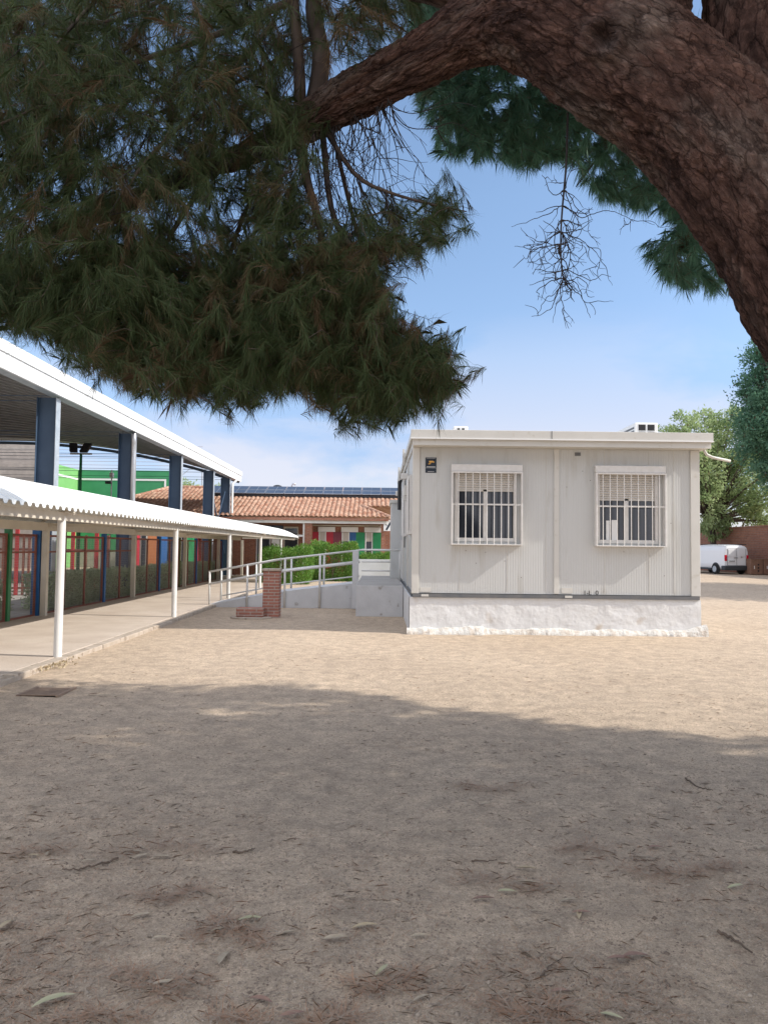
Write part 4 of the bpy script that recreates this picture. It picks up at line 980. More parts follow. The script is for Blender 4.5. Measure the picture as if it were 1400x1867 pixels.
# ------------------------------------------------------------------ background trees
def bg_tree(name, label, cat, loc, blobs, n, lsize, mat, trunk_h, tr=.28, jitter=.9, droop=0.0, seed=1, group=None, shell=.55, brown=.02, sub=5):
    rs = np.random.default_rng(seed)
    root = thing(name, label, cat, loc, group); lx, ly, lz = loc
    P = []; Nn = []; nb = len(blobs); vol = np.array([b[3]*b[4]*b[5] for b in blobs])**.7; vol /= vol.sum()
    mbt = MB()
    top = Vector((lx, ly, trunk_h)); mbt.tube([(lx,ly,-.1),(lx+.1,ly,trunk_h*.5),top], [tr,tr*.8,tr*.65], 10)
    for b, f in zip(blobs, vol):
        m = int(n*f); c = np.array([lx+b[0], ly+b[1], b[2]]); r = np.array(b[3:6])
        ncl = max(8, m//55)
        cd = rs.normal(size=(ncl,3)); cd /= np.linalg.norm(cd,axis=1,keepdims=True); cr_ = rs.uniform(shell,1.05,(ncl,1))
        cc = c + cd*cr_*r; idx = rs.integers(0,ncl,m)
        sp = rs.normal(size=(m,3))*np.array([.16,.16,.13])*r.mean()*.75
        pts = cc[idx]+sp; P.append(pts); nn = cd[idx].copy(); nn[:,2] -= droop; Nn.append(nn)
        for k in range(min(ncl, 14)):
            q = Vector(cc[k]); mid = top.lerp(q,.5)+Vector((0,0,.3)); mbt.tube([top, mid, q], [tr*.35,tr*.18,.015], 6)
    P = np.concatenate(P); Nn = np.concatenate(Nn)
    V, F = leaves(P, Nn, lsize, .38, jitter, rs)
    base = np.clip(rs.uniform(0,1,len(P))*.6+fbm(P[:,0]*1.1,P[:,2]*1.1,2,seed)*.8-.2,0,1)
    np_mesh('crown', V, F, mat, root, tones(len(P),4,brown,rs,base))
    build('trunk', mbt, M['barkp'], root, smooth=True)
    return root
s56 = 56/1400
def at56(px, py, Y=56): q = W(px, py, Y); return q
q = W(1298, 985, 56)
bl = []
for px,py,r in ((1240,800,50),(1290,790,50),(1340,800,60),(1250,860,60),(1320,870,70),(1380,870,70),(1270,920,50),(1340,930,50),(1400,930,60),(1300,960,30)):
    t = W(px,py,56); rr = r*.04*.9; bl.append((t[0]-q[0], random.uniform(-1.2,1.2), t[2], rr, rr, rr*.9))
bg_tree('elm_tree', 'light green loose leafed tree behind the van, right of the classroom roof', 'tree', (q[0],56,0), bl, 34000, .28, M['leaf_light'], 3.6, .28, droop=.3, seed=3)
bl = []
for px,py,r in ((1440,650,70),(1470,720,110),(1420,760,75),(1405,810,70),(1440,850,60),(1390,735,32),(1378,700,25),(1385,660,22)):
    t = W(px,py,44); rr = r*44/1400*.95; bl.append((t[0]-24.0, random.uniform(-.8,.8), t[2], rr, rr, rr))
bg_tree('pine_tree', 'dark blue green pine at the right picture edge in front of the lighter tree', 'tree', (24.0,44,0), bl, 60000, .22, M['pine_far'], 5.0, .3, seed=9, shell=.4)
# tree beyond the tiled roof
t = W(352, 898, 62); bg_tree('far_tree', 'round green treetop rising behind the tiled roof, between the blue columns', 'tree', (t[0],62,0), [(0,0,t[2]-.6,2.6,2,1.3),(1.6,0,t[2]-.9,1.6,1.5,1.0),(-2.0,0,t[2]-1.0,1.8,1.5,1.1)], 14000, .25, M['leaf_light'], 3.5, .2, seed=21)
t = W(306, 905, 60); bg_tree('far_tree', 'small green treetop seen just right of the green court wall', 'tree', (t[0],60,0), [(0,0,t[2]-.1,1.0,1.4,1.6)], 6000, .22, M['leaf_light'], 2.5, .15, seed=22)
# shade trees along the right boundary (their shade lies across the yard)
for i,(x,y,z,r,h) in enumerate(((24.6,25.5,8.6,4.6,4),(24.8,31.5,8.4,4.2,4))):
    bg_tree('pine_tree', ['spreading boundary pine outside the right picture edge, nearer one','spreading boundary pine outside the right picture edge, farther one'][i], 'tree', (x,y,0),
            [(0,0,z,r,r,1.8),(-2,1,z-.4,r*.6,r*.6,1.5),(2,-1,z+.3,r*.6,r*.6,1.5)], 26000, .34, M['pine_far'], h+2, .35, seed=30+i, shell=.1)

# ------------------------------------------------------------------ the big near pine
pt = thing('pine_tree', 'huge old pine arching overhead from the right with thick bark trunk and hanging needles', 'tree', (3.6, 3.9, 0))
def cr_interp(P, n):
    P = np.array(P, float); m = len(P); out_ = []
    Q = np.vstack([2*P[0]-P[1], P, 2*P[-1]-P[-2]])
    for t in np.linspace(0, m-1-1e-6, n):
        i = int(t); f = t-i; p0,p1,p2,p3 = Q[i],Q[i+1],Q[i+2],Q[i+3]
        out_.append(.5*((2*p1)+(-p0+p2)*f+(2*p0-5*p1+4*p2-p3)*f*f+(-p0+3*p1-3*p2+p3)*f**3))
    return np.array(out_)
def trunk_mesh(name, ctrl, n, k, amp, knots=(), seed=0):
    """ctrl: list of (x,y,z,r)"""
    C = cr_interp(ctrl, n); pts = C[:,:3]; rad = C[:,3]
    T = np.gradient(pts, axis=0); T /= np.linalg.norm(T,axis=1,keepdims=True)
    u = np.cross(T[0], [0,1,0.1]); u /= np.linalg.norm(u); V = np.zeros((n,k,3)); G = np.zeros((n,k,3)); TN = np.zeros((n,k,3))
    al = np.concatenate([[0],np.cumsum(np.linalg.norm(np.diff(pts,axis=0),axis=1))])
    a = np.linspace(0,2*np.pi,k,endpoint=False); ca, sa_ = np.cos(a), np.sin(a)
    nn = mnoise.noise; vo = mnoise.voronoi
    for i in range(n):
        u = u - T[i]*u.dot(T[i]); u /= np.linalg.norm(u); w_ = np.cross(T[i],u)
        dirs = u[None]*ca[:,None]+w_[None]*sa_[:,None]
        r = rad[i]; base = pts[i]+dirs*r; gr = .5*r+.12
        d = np.zeros(k)
        for j in range(k):
            q = Vector((gr*ca[j]+seed, gr*sa_[j], al[i]*.36)); G[i,j] = q
            lo = nn(q*4.0)*.10*r + nn(q*9+Vector((5,0,0)))*.02
            w1 = Vector((nn(q*6),nn(q*6+Vector((9,0,0))),nn(q*6+Vector((0,9,0)))))*1.1 + Vector((nn(q*24),nn(q*24+Vector((9,0,0))),nn(q*24+Vector((0,9,0)))))*.55
            dd = vo(q*13 + w1)[0]; e1 = min(1.0,(dd[1]-dd[0])*2.4)
            dd = vo(q*34 + w1*2)[0]; e2 = min(1.0,(dd[1]-dd[0])*2.2)
            rg = min(1.0, abs(nn(q*11 + w1*.5))*4.5+.12); msk = min(1,max(0,nn(q*3+Vector((3,3,3)))*1.8+.55))
            e = (e1*msk+(1-msk)*rg)*(.55+.45*e2)*(.85+.5*nn(q*5+Vector((0,0,7))))
            TN[i,j,0] = max(0,min(1,e)); d[j] = lo + amp*(e-.5) + nn(q*60)*amp*.3
            if knots:
                p = Vector(base[j])
                for kc, kr, kh in knots:
                    rr = (p-Vector(kc)).length/kr
                    if rr < 2.4:
                        rr += nn(q*12)*.25; d[j] += kh*(math.exp(-((rr-.8)/.35)**2) - 1.1*math.exp(-(rr/.45)**2)); TN[i,j,0] *= (1-.75*math.exp(-(rr/.5)**2))
        V[i] = base+dirs*d[:,None]
    i0 = (np.arange(n-1)[:,None]*k+np.arange(k)[None]); i1 = np.arange(n-1)[:,None]*k+((np.arange(k)+1)%k)[None]
    F = np.stack([i0,i1,i1+k,i0+k],-1).reshape(-1,4)
    o = np_mesh(name, V.reshape(-1,3), F, M['bark'], pt, TN.reshape(-1,3), smooth=True)
    at = o.data.attributes.new('grain', 'FLOAT_VECTOR', 'POINT'); at.data.foreach_set('vector', G.reshape(-1,3).astype(np.float32).ravel())
    return o
def cp(px, py, wpx, Y): p = W(px,py,Y); return (p[0],p[1],p[2], wpx/2*Y/1400)
main = [(3.75,3.95,-.15,.46),(3.5,3.9,.5,.38)] + [cp(*a_) for a_ in ((1740,900,275,3.85),(1610,700,262,3.8),(1512,565,254,3.8),(1412,398,252,3.8),(1288,230,248,3.85),(1130,110,225,3.95),(985,32,196,4.1),(868,54,122,4.3),(750,116,94,4.45),(645,172,84,4.6),(560,222,66,4.75),(490,262,50,4.9),(400,300,36,5.0),(250,360,26,5.2),(60,430,18,5.3))]
kn = [(W(1172,205,3.52),.07,.028),(W(1305,345,3.5),.10,.035),(W(1100,60,3.68),.11,.035),(W(1225,185,3.5),.06,.02)]
trunk_mesh('trunk', main, 900, 230, .024, kn)
second = [cp(*a_) for a_ in ((1530,560,220,4.05),(1455,400,215,4.1),(1400,220,210,4.15),(1385,60,205,4.2),(1400,-120,195,4.2),(1450,-400,170,4.2),(1500,-800,140,4.0))]
trunk_mesh('branch', second, 260, 150, .020, (), 5.0)
third = [cp(*a_) for a_ in ((1240,170,150,4.1),(1180,70,150,4.2),(1190,-60,140,4.3),(1160,-260,120,4.4),(1050,-600,90,4.5))]
trunk_mesh('branch', third, 170, 100, .018, (), 8.0)
fourth = [cp(*a_) for a_ in ((1000,60,150,4.2),(900,-20,130,4.35),(760,-60,110,4.5),(600,-90,90,4.7),(350,-120,70,4.9),(100,-60,40,5.1))]
trunk_mesh('branch', fourth, 200, 90, .015, (), 12.0)

# --- skeleton growing: nodes with parents
class Skel:
    def __init__(s): s.p = []; s.par = []; s.r = []
    def line(s, pts, r0, r1, parent=-1):
        last = parent
        C = cr_interp([(*p, r) for p, r in zip(pts, np.linspace(r0, r1, len(pts)))], max(4, int(sum(np.linalg.norm(np.array(b)-np.array(a)) for a,b in zip(pts[:-1],pts[1:]))/.07)))
        for c in C: s.p.append(c[:3]); s.par.append(last); s.r.append(c[3]); last = len(s.p)-1
        return last
def grow(sk, targets, step=.07, wig=.02, rs=rng, tip=.0017, sag=.5):
    """attach each target to the nearest node; returns direction at each target"""
    cap = len(sk.p)+len(targets)*16; P = np.zeros((cap,3)); n = len(sk.p); P[:n] = np.array(sk.p)
    d0 = np.array([np.min(np.linalg.norm(P[:n]-t,axis=1)) for t in targets]); order = np.argsort(d0); dirs = np.zeros((len(targets),3))
    par = list(sk.par); rad = list(sk.r); 
    for ti in order:
        t = targets[ti]; dv = t-P[:n]; d = np.linalg.norm(dv,axis=1)
        # prefer nodes that sit above the target so twigs hang down
        cost = d*(1+sag*np.clip(dv[:,2]/(d+1e-6)+.2,0,1)); i = int(np.argmin(cost)); D = d[i]
        m = max(1, min(14, int(D/step))); a = P[i].copy(); last = i
        side = rs.normal(size=3)*wig*D*2
        for k in range(1, m+1):
            f = k/m; q = a+(t-a)*f + side*math.sin(math.pi*f) + np.array([0,0,.12*D*math.sin(math.pi*f)]) + rs.normal(size=3)*wig*.35*(k<m)
            P[n] = q; par.append(last); rad.append(None); last = n; n += 1
            if n >= cap-1: break
        pv = P[last]-P[par[last]]; dirs[ti] = pv/(np.linalg.norm(pv)+1e-9)
        if n >= cap-20: break
    # pipe model radii
    cnt = np.zeros(n); child = np.zeros(n,int)
    for i in range(n-1,-1,-1):
        if cnt[i] == 0: cnt[i] = 1
        if par[i] >= 0: cnt[par[i]] += cnt[i]
    R = np.array([rad[i] if rad[i] is not None else min(.012, tip*cnt[i]**.36) for i in range(n)])
    return P[:n], np.array(par), R, dirs
def seg_mesh(P, par, R, k=3):
    idx = np.where(par >= 0)[0]; a = P[par[idx]]; b = P[idx]; ra = np.minimum(R[par[idx]], R[idx]*1.35); rb = R[idx]
    d = b-a; L_ = np.linalg.norm(d,axis=1,keepdims=True)+1e-9; d /= L_; ref = np.where(np.abs(d[:,2:3])<.9, np.array([[0,0,1.0]]), np.array([[1.0,0,0]]))
    u = np.cross(d, ref); u /= np.linalg.norm(u,axis=1,keepdims=True); w_ = np.cross(d,u); n = len(idx); V = np.zeros((n,2*k,3))
    for j in range(k):
        c, s_ = math.cos(2*math.pi*j/k), math.sin(2*math.pi*j/k); e = u*c+w_*s_
        V[:,j] = a+e*ra[:,None]; V[:,k+j] = b+d*rb[:,None]*.3+e*rb[:,None]
    o = np.arange(n)[:,None]*2*k
    F = np.concatenate([np.concatenate([o+j, o+(j+1)%k, o+k+(j+1)%k, o+k+j],1) for j in range(k)])
    return V.reshape(-1,3), F
def needles(P, D, per, ln, wd, spread=(.25,1.15), back=.10, rs=rng, brown_frac=.12, droop=.35, var=.3):
    n = len(P); N_ = n*per; idx = np.repeat(np.arange(n), per)
    lt = rs.uniform(.75,1.2,n); sp_ = rs.uniform(.7,1.25,n)
    d = D[idx]; base = P[idx] - d*rs.uniform(0,back,(N_,1))
    q = rs.normal(size=(N_,3)); q -= d*np.sum(q*d,1,keepdims=True); q /= np.linalg.norm(q,axis=1,keepdims=True)+1e-9
    a = rs.uniform(spread[0], spread[1], (N_,1))*sp_[idx][:,None]; dirn = d*np.cos(a)+q*np.sin(a); dirn[:,2] -= droop*rs.uniform(.1,1,N_); dirn /= np.linalg.norm(dirn,axis=1,keepdims=True)
    L_ = ln*lt[idx][:,None]*rs.uniform(.5,1.15,(N_,1)); s_ = np.cross(dirn, rs.normal(size=(N_,3))); s_ /= np.linalg.norm(s_,axis=1,keepdims=True)+1e-9
    mid = base+dirn*L_*.5; d2 = dirn+rs.normal(size=(N_,3))*.16; d2[:,2] -= .45; d2 /= np.linalg.norm(d2,axis=1,keepdims=True); tip = mid+d2*L_*.5
    V = np.stack([base-s_*wd*.5, base+s_*wd*.5, mid+s_*wd*.5, tip, mid-s_*wd*.5],1).reshape(-1,3)
    F = np.arange(5*N_).reshape(N_,5)
    bn = fbm(P[:,0]*2.2+P[:,1], P[:,2]*2.2, 2, 77); tb = rs.uniform(0,1,n); br = (rs.uniform(0,1,n) < brown_frac*np.clip((bn-.35)*6,0,2.5))*rs.uniform(.4,.9,n)
    tt = np.zeros((N_,3)); tt[:,0] = np.clip(.3+tb[idx]*var+rs.uniform(-.3,.3,N_),0,1); tt[:,1] = np.clip(br[idx]+(rs.uniform(0,1,N_)<.10)*rs.uniform(.3,.8,N_),0,1)
    return V, F, np.repeat(tt,5,0)

def in_poly(px, py, poly):
    ins = np.zeros(len(px), bool); n = len(poly)
    for i in range(n):
        (x1,y1),(x2,y2) = poly[i], poly[(i+1)%n]
        c = ((y1 > py) != (y2 > py)) & (px < (x2-x1)*(py-y1)/((y2-y1) or 1e-9)+x1); ins ^= c
    return ins
def Wn(px, py, Y):
    d = np.stack([(px-700)/1400, (933.5-py)/1400, -np.ones(len(px))],1) @ CRn.T
    return np.array([0,0,EYE]) + d*(Y/d[:,1])[:,None]
def sample(poly, n, y0, y1, dens=None, rs=rng):
    xs_ = [p[0] for p in poly]; ys_ = [p[1] for p in poly]; out_ = []
    px = rs.uniform(min(xs_),max(xs_),n*6); py = rs.uniform(min(ys_),max(ys_),n*6); Y = rs.uniform(y0,y1,n*6)
    ok = in_poly(px,py,poly)
    if dens is not None: ok &= rs.uniform(0,1,n*6) < dens(px,py,Y)
    px,py,Y = px[ok][:n],py[ok][:n],Y[ok][:n]
    return Wn(px,py,Y), px, py

polyA = [(-120,-120),(560,-120),(640,-60),(720,-60),(760,40),(700,80),(620,120),(540,180),(560,260),(600,300),(640,330),(700,372),(780,368),(840,372),(862,385),(850,402),(800,430),(760,470),(700,490),(670,470),(680,540),(720,612),(775,640),(815,655),(820,700),(800,730),(740,755),(680,770),(640,760),(590,722),(545,700),(500,708),(440,725),(330,722),(240,700),(180,672),(110,625),(40,590),(-120,560)]
def densA(px, py, Y):
    clump = fbm(px/70, py/70+Y*1.7, 3, 31)
    hole = np.clip((clump-.40)*5, .03, 1)
    # upper interior is thin and twiggy, outer rim is dense
    rim = np.clip((py-430)/120, 0, 1); right = np.clip((px-560)/120,0,1)*np.clip((py-330)/60,0,1)
    return np.clip(hole*(.32+.16*(px<250))+rim*.75+right*.3, 0, 1)*np.where((px>560)&(px<700)&(py>230)&(py<440), .15, 1)
T1, px1, py1 = sample(polyA, 6800, 4.0, 5.9, densA)
rs = np.random.default_rng(11)
T1 += rs.normal(size=T1.shape)*np.array([.05,.1,.045]); T1[:,2] += (fbm(T1[:,0]*5,T1[:,1]*3,2,71)-.5)*.22; T1[:,0] += (fbm(T1[:,2]*5,T1[:,1]*3,2,72)-.5)*.22
# bare twig targets in the tangle under the limb
polyT = [(560,240),(640,215),(720,190),(750,330),(700,400),(720,600),(690,640),(560,500)]
T2, _, _ = sample(polyT, 60, 4.4, 5.3, None, rs)
polyI = [(0,0),(700,0),(700,120),(560,260),(560,600),(0,520)]
T3, _, _ = sample(polyI, 900, 4.3, 5.8, None, rs)
sk = Skel()
for pts, r0, r1 in (
    ([W(560,222,4.75),W(450,285,4.9),W(250,360,5.2),W(60,430,5.3)], .03,.012),
    ([W(568,215,4.75),W(585,110,4.8),W(572,0,4.9),W(600,-140,4.9)], .062,.05),
    ([W(548,230,4.75),W(545,120,4.7),W(535,0,4.7),W(520,-140,4.6)], .04,.03),
    ([W(545,250,4.75),W(560,330,4.8),W(585,430,4.7),W(575,560,4.7),W(540,660,4.8)], .035,.008),
    ([W(585,208,4.72),W(600,245,4.7),W(650,320,4.6),W(715,352,4.6),W(800,375,4.6),W(850,385,4.6)], .020,.004),
    ([W(585,208,4.72),W(590,260,4.8),W(610,400,4.7),W(680,500,4.6),W(720,590,4.6),W(780,630,4.6),W(815,680,4.6)], .024,.005),
    ([W(585,208,4.72),W(610,260,5.0),W(650,420,5.1),W(700,560,5.0),W(690,680,5.0),W(650,760,5.0)], .018,.005),
    ([W(500,270,5.1),W(430,430,5.2),W(400,560,5.1),W(380,680,5.0)], .020,.005),
    ([W(380,320,5.0),W(300,450,4.8),W(260,580,4.6),W(230,660,4.5)], .018,.005),
    ([W(220,370,5.2),W(150,480,5.0),W(60,560,4.8),W(-60,600,4.7)], .016,.005),
    ([W(530,0,4.7),W(400,60,4.6),W(230,120,4.5),W(60,200,4.4),W(-60,250,4.4)], .026,.006),
    ([W(580,60,4.9),W(430,150,5.2),W(250,220,5.4),W(80,300,5.6)], .022,.006),
    ([W(500,40,4.6),W(380,180,4.4),W(260,300,4.3),W(200,420,4.3)], .018,.005),
    ([W(600,-60,4.9),W(420,-70,5.0),W(215,35,5.0),W(0,30,5.0)], .028,.010),
    ([W(230,-60,5.0),W(120,60,4.6),W(30,180,4.3)], .016,.005),
    ): sk.line(pts, r0, r1)
TG = np.concatenate([T1,T2,T3]); P, par, Rr_, dirs = grow(sk, TG, rs=rs)
V, F = seg_mesh(P, par, Rr_, 4); np_mesh('twigs', V, F, M['barkp'], pt)
def strands(starts, n, lmin, lmax, r0, lean, rs, side=.5):
    SP = []; SPar = []; SR = []
    def walk(p, L_, d, r, lvl):
        st = .03; m = max(3, int(L_/st)); last = -1; cv = rs.normal(size=3)*.05
        for k in range(m+1):
            SP.append(p.copy()); SPar.append(last); SR.append(r*(1-.65*k/m)); last = len(SP)-1
            if rs.uniform() < .12: cv = rs.normal(size=3)*.09
            d = d+cv+rs.normal(size=3)*.07; d[2] -= .035; d /= np.linalg.norm(d); p = p+d*st
            if lvl < 2 and rs.uniform() < (.13 if lvl == 0 else .06): walk(p.copy(), L_*rs.uniform(.25,.55), d+rs.normal(size=3)*side, r*.72, lvl+1)
    for _ in range(n):
        p = starts[rs.integers(0,len(starts))]+rs.normal(size=3)*.02
        walk(p, rs.uniform(lmin,lmax), np.array([lean+rs.normal()*.35, rs.normal()*.25, -1.0]), r0*rs.uniform(.7,1.2), 0)
    return seg_mesh(np.array(SP), np.array(SPar), np.array(SR), 3)
rs3 = np.random.default_rng(91)
limb_pts = np.array([W(x,y,Yy) for x,y,Yy in ((570,250,4.7),(590,235,4.7),(610,225,4.65),(640,210,4.6),(660,205,4.6),(690,190,4.55),(710,180,4.5),(600,330,4.65),(650,330,4.6),(700,352,4.6),(620,420,4.7),(660,470,4.65))])
V, F = strands(limb_pts, 95, .25, .75, .0042, .25, rs3); np_mesh('twigs', V, F, M['deadwood'], pt)
upper = np.array([W(rs3.uniform(0,560),rs3.uniform(-80,420),rs3.uniform(4.4,5.7)) for _ in range(160)])
V, F = strands(upper, 230, .2, .7, .0045, .0, rs3); np_mesh('twigs', V, F, M['deadwood'], pt)
d = dirs[:len(T1)].copy(); d[:,2] -= .35; d += rs.normal(size=d.shape)*.35; d /= np.linalg.norm(d,axis=1,keepdims=True)
V, F, tn = needles(T1, d, 96, .125, .0017, spread=(.15,1.15), back=.24, rs=rs, brown_frac=.12, droop=.75, var=.2); np_mesh('crown', V, F, M['pine_near'], pt, tn)

# right mass behind the trunk, farther away
polyB = [(742,60),(760,190),(800,250),(790,275),(850,288),(900,282),(960,305),(1010,285),(1040,300),(1090,355),(1130,375),(1200,385),(1235,405),(1215,430),(1165,440),(1195,480),(1215,510),(1260,528),(1330,525),(1400,515),(1400,100),(1000,-60),(742,-60)]
def densB(px,py,Y):
    cl = fbm(px/60,py/60+Y,3,41); thin = np.where((px>1130)&(py>400), .75, 1.0)
    return np.clip((cl-.30)*4,.1,1)*thin
T4,_,_ = sample(polyB, 3300, 5.8, 7.6, densB, rs)
sk = Skel()
for pts, r0, r1 in (
    ([W(1350,200,6.0),W(1150,220,6.4),W(950,180,6.6),W(800,160,6.8)], .06,.01),
    ([W(1350,250,6.0),W(1280,380,6.2),W(1230,470,6.2)], .03,.005),
    ([W(1000,180,6.5),W(900,230,6.5),W(830,270,6.5)], .02,.005),
    ([W(1150,220,6.4),W(1080,300,6.6),W(1050,340,6.6)], .02,.005)): sk.line(pts, r0, r1)
P, par, Rr_, dirs = grow(sk, T4, rs=rs)
V, F = seg_mesh(P, par, Rr_, 3); np_mesh('twigs', V, F, M['barkp'], pt)
d = dirs.copy(); d[:,2] -= .3; d += rs.normal(size=d.shape)*.25; d /= np.linalg.norm(d,axis=1,keepdims=True)
V, F, tn = needles(T4, d, 70, .15, .0027, spread=(.15,1.1), rs=rs, brown_frac=.04, droop=.6); np_mesh('crown', V, F, M['pine_far'], pt, tn)

# dead hanging twigs
def dead_twig():
    rs = np.random.default_rng(5); sk = Skel(); Yd = 4.35
    stem = [(1035,205),(1032,300),(1025,380),(1022,440),(1025,500),(1035,520)]
    sk.line([W(x,y,Yd) for x,y in stem], .007,.003)
    main_n = len(sk.p); P = [np.array(p) for p in sk.p]; par = list(sk.par); R = list(sk.r)
    def walk(i, L_, d, r, lvl):
        n = int(L_/.018); p = P[i]; last = i; d = np.array(d, float); curl = rs.normal(size=3)*.22
        for k in range(n):
            d = d + curl*.5 + rs.normal(size=3)*.28; d[2] -= .10; d[1] *= .7; d /= np.linalg.norm(d)
            if rs.uniform() < .18: curl = rs.normal(size=3)*.35
            p = p+d*.018; P.append(p); par.append(last); R.append(r*(1-.6*k/n)); last = len(P)-1
            if lvl < 2 and rs.uniform() < .10: walk(last, L_*rs.uniform(.3,.6), d+rs.normal(size=3)*.9, r*.7, lvl+1)
    for k in range(46):
        i = int(rs.uniform(.28,1)*main_n*.98); walk(i, rs.uniform(.10,.34), (rs.choice([-1,1])*rs.uniform(.4,1), rs.uniform(-.3,.3), rs.uniform(-.7,.3)), .0030, 0)
    for k in range(7):
        i = int(rs.uniform(.3,.6)*main_n); walk(i, rs.uniform(.3,.5), (rs.uniform(.3,1), rs.uniform(-.3,.3), rs.uniform(-.6,0)), .0032, 0)
    V, F = seg_mesh(np.array(P), np.array(par), np.array(R), 4); np_mesh('dead_twigs', V, F, M['deadwood'], pt)
dead_twig()

# upper crown over the yard, out of view above the frame: it shades the foreground
rs = np.random.default_rng(17)
sh_poly = [(-8.5,7.2),(-5,7.75),(-2.5,7.9),(-.9,8.25),(-.2,8.0),(.5,7.45),(1.05,7.0),(1.8,6.35),(3.1,6.1),(4.5,6.3),(5.3,5.9),(5.3,-.6),(-8.5,-.6)]
HZ = 6.9; kx = SD.x/SD.z; ky = SD.y/SD.z
n = 78000; qx = rs.uniform(-8.5,5.3,n); qy = rs.uniform(-.6,8.6,n)
edge = (fbm(qx*1.3,qy*1.3,3,51)-.5)*.5
ok = in_poly(qx, qy+edge, sh_poly) & ~((fbm(qx*2.6,qy*2.6,3,53) > .60) & (qy > 5.4)); qx, qy = qx[ok], qy[ok]
hz = HZ+rs.uniform(-.45,1.3,len(qx)); P = np.stack([qx+kx*hz, qy+ky*hz, hz],1)
D = rs.normal(size=P.shape); D[:,2] -= .2; D /= np.linalg.norm(D,axis=1,keepdims=True)
V, F = leaves(P, D, .34, .22, .3, rs); np_mesh('crown', V, F, M['pine_near'], pt, tones(len(P),4,.05,rs))
mb = MB()
for a,b,r in (((3.5,4.15,5.5),(9,4.5,7.2),.16),((9,4.5,7.2),(15.5,3,7.3),.10),((3.5,4.15,5.6),(8,0,7.3),.13),((3.5,4.15,5.5),(-2,3,7.2),.12),((9,4.5,7.2),(12,5.0,7.3),.07),((8,0,7.3),(14,-2,7.4),.08)):
    a = Vector(a); b = Vector(b); mb.tube([a, a.lerp(b,.5)+Vector((0,0,.3)), b], [r,r*.7,r*.4], 10)
build('branch', mb, M['barkp'], pt, smooth=True)

# ------------------------------------------------------------------ litter on the ground
rs = np.random.default_rng(23)
def litter_mesh(P, ln, wd, tone_brown, name):
    n = len(P); a = rs.uniform(0,2*np.pi,n); L_ = ln*rs.uniform(.4,1.2,n)
    d = np.stack([np.cos(a),np.sin(a),rs.uniform(-.03,.18,n)],1)*L_[:,None]; s_ = np.stack([-np.sin(a),np.cos(a),np.zeros(n)],1)*wd/2
    bend = np.stack([-np.sin(a),np.cos(a),np.zeros(n)],1)*(rs.normal(size=n)*.12*L_)[:,None]
    m = P+d*.5+bend+np.array([0,0,.004]); V = np.stack([P-s_,P+s_,m+s_,P+d,m-s_],1).reshape(-1,3); F = np.arange(5*n).reshape(n,5)
    tt = np.zeros((n,3)); tt[:,0] = rs.uniform(0,1,n); tt[:,1] = (rs.uniform(0,1,n) < tone_brown)*rs.uniform(.5,1,n)
    o = np_mesh(name, V, F, M['litter'], None, np.repeat(tt,5,0)); return o
n = 19000; px = rs.uniform(-60,1460,n*2); t_ = rs.uniform(0,1,n*2); py = 1867-(1867-1200)*t_**1.0
G = np.array([GX(a,b) for a,b in zip(px,py)]); keep = (G[:,0] > -3.8) & (G[:,1] < 12.5)
dens = fbm(G[:,0]*1.5, G[:,1]*1.5, 4, 61); keep &= rs.uniform(0,1,len(G)) < np.clip((dens-.42)*4.0,.12,1); G = G[keep][:n]
G[:,2] = gheight(G[:,0],G[:,1])+.002
o = litter_mesh(G, .075, .0016, .35, 'needle_litter'); o['kind'] = 'stuff'; o['label'] = 'dry pine needles scattered over the sand'; o['category'] = 'litter'
# dense brown needle piles
C = []
for (px_,py_,w_,h_,m_) in ((300,1545,75,16,350),(420,1700,60,35,750),(290,1790,70,35,650),(700,1790,55,25,600),(930,1610,80,22,420),(180,1855,70,15,350),(440,1860,50,12,350),(900,1435,60,12,500),(1240,1590,90,20,700),(950,1840,60,25,500),(1060,1550,40,12,300),(600,1870,40,20,600),(1010,1840,22,30,250),(60,1550,50,12,300),(310,1630,60,16,500),(1290,1270,60,8,150),(620,1300,80,8,120)):
    m_ = int(m_*.6); tt_ = rs.uniform(-1,1,m_); a = px_+tt_*w_*1.1+rs.normal(size=m_)*w_*.22; b = py_+np.sin(tt_*3+px_)*h_*.5+rs.normal(size=m_)*h_*.28
    C += [GX(x,y) for x,y in zip(a,np.clip(b,1200,2100))]
C = np.array(C); C[:,2] = gheight(C[:,0],C[:,1])+rs.uniform(.001,.015,len(C))
o = litter_mesh(C, .095, .0017, .6, 'needle_clumps'); o['kind'] = 'stuff'; o['label'] = 'reddish brown clumps of fallen pine needles on the sand'; o['category'] = 'litter'
# pebbles and crumbs
n = 22000; px = rs.uniform(-60,1460,n); py = rs.uniform(1180,1900,n); G = np.array([GX(a,b) for a,b in zip(px,py)]); G = G[(G[:,0]>-3.85)&(G[:,1]<13.2)]; n = len(G)
G[:,2] = gheight(G[:,0],G[:,1]); r = rs.uniform(.002,.0065,n)*np.where(rs.uniform(0,1,n)<.02,2.2,1)
oct_ = np.array([(1,0,0),(0,1,0),(-1,0,0),(0,-1,0),(0,0,.7),(0,0,-.7)]); V = (G[:,None]+oct_[None]*r[:,None,None]*rs.uniform(.7,1.3,(n,6,1))).reshape(-1,3)
f8 = np.array([(0,1,4),(1,2,4),(2,3,4),(3,0,4),(1,0,5),(2,1,5),(3,2,5),(0,3,5)]); F = (np.arange(n)[:,None,None]*6+f8[None]).reshape(-1,3)
o = np_mesh('gravel', V, F, pm('pebble', (.16,.12,.09), (.45,.38,.30), 9, .9), None); o['kind'] = 'stuff'

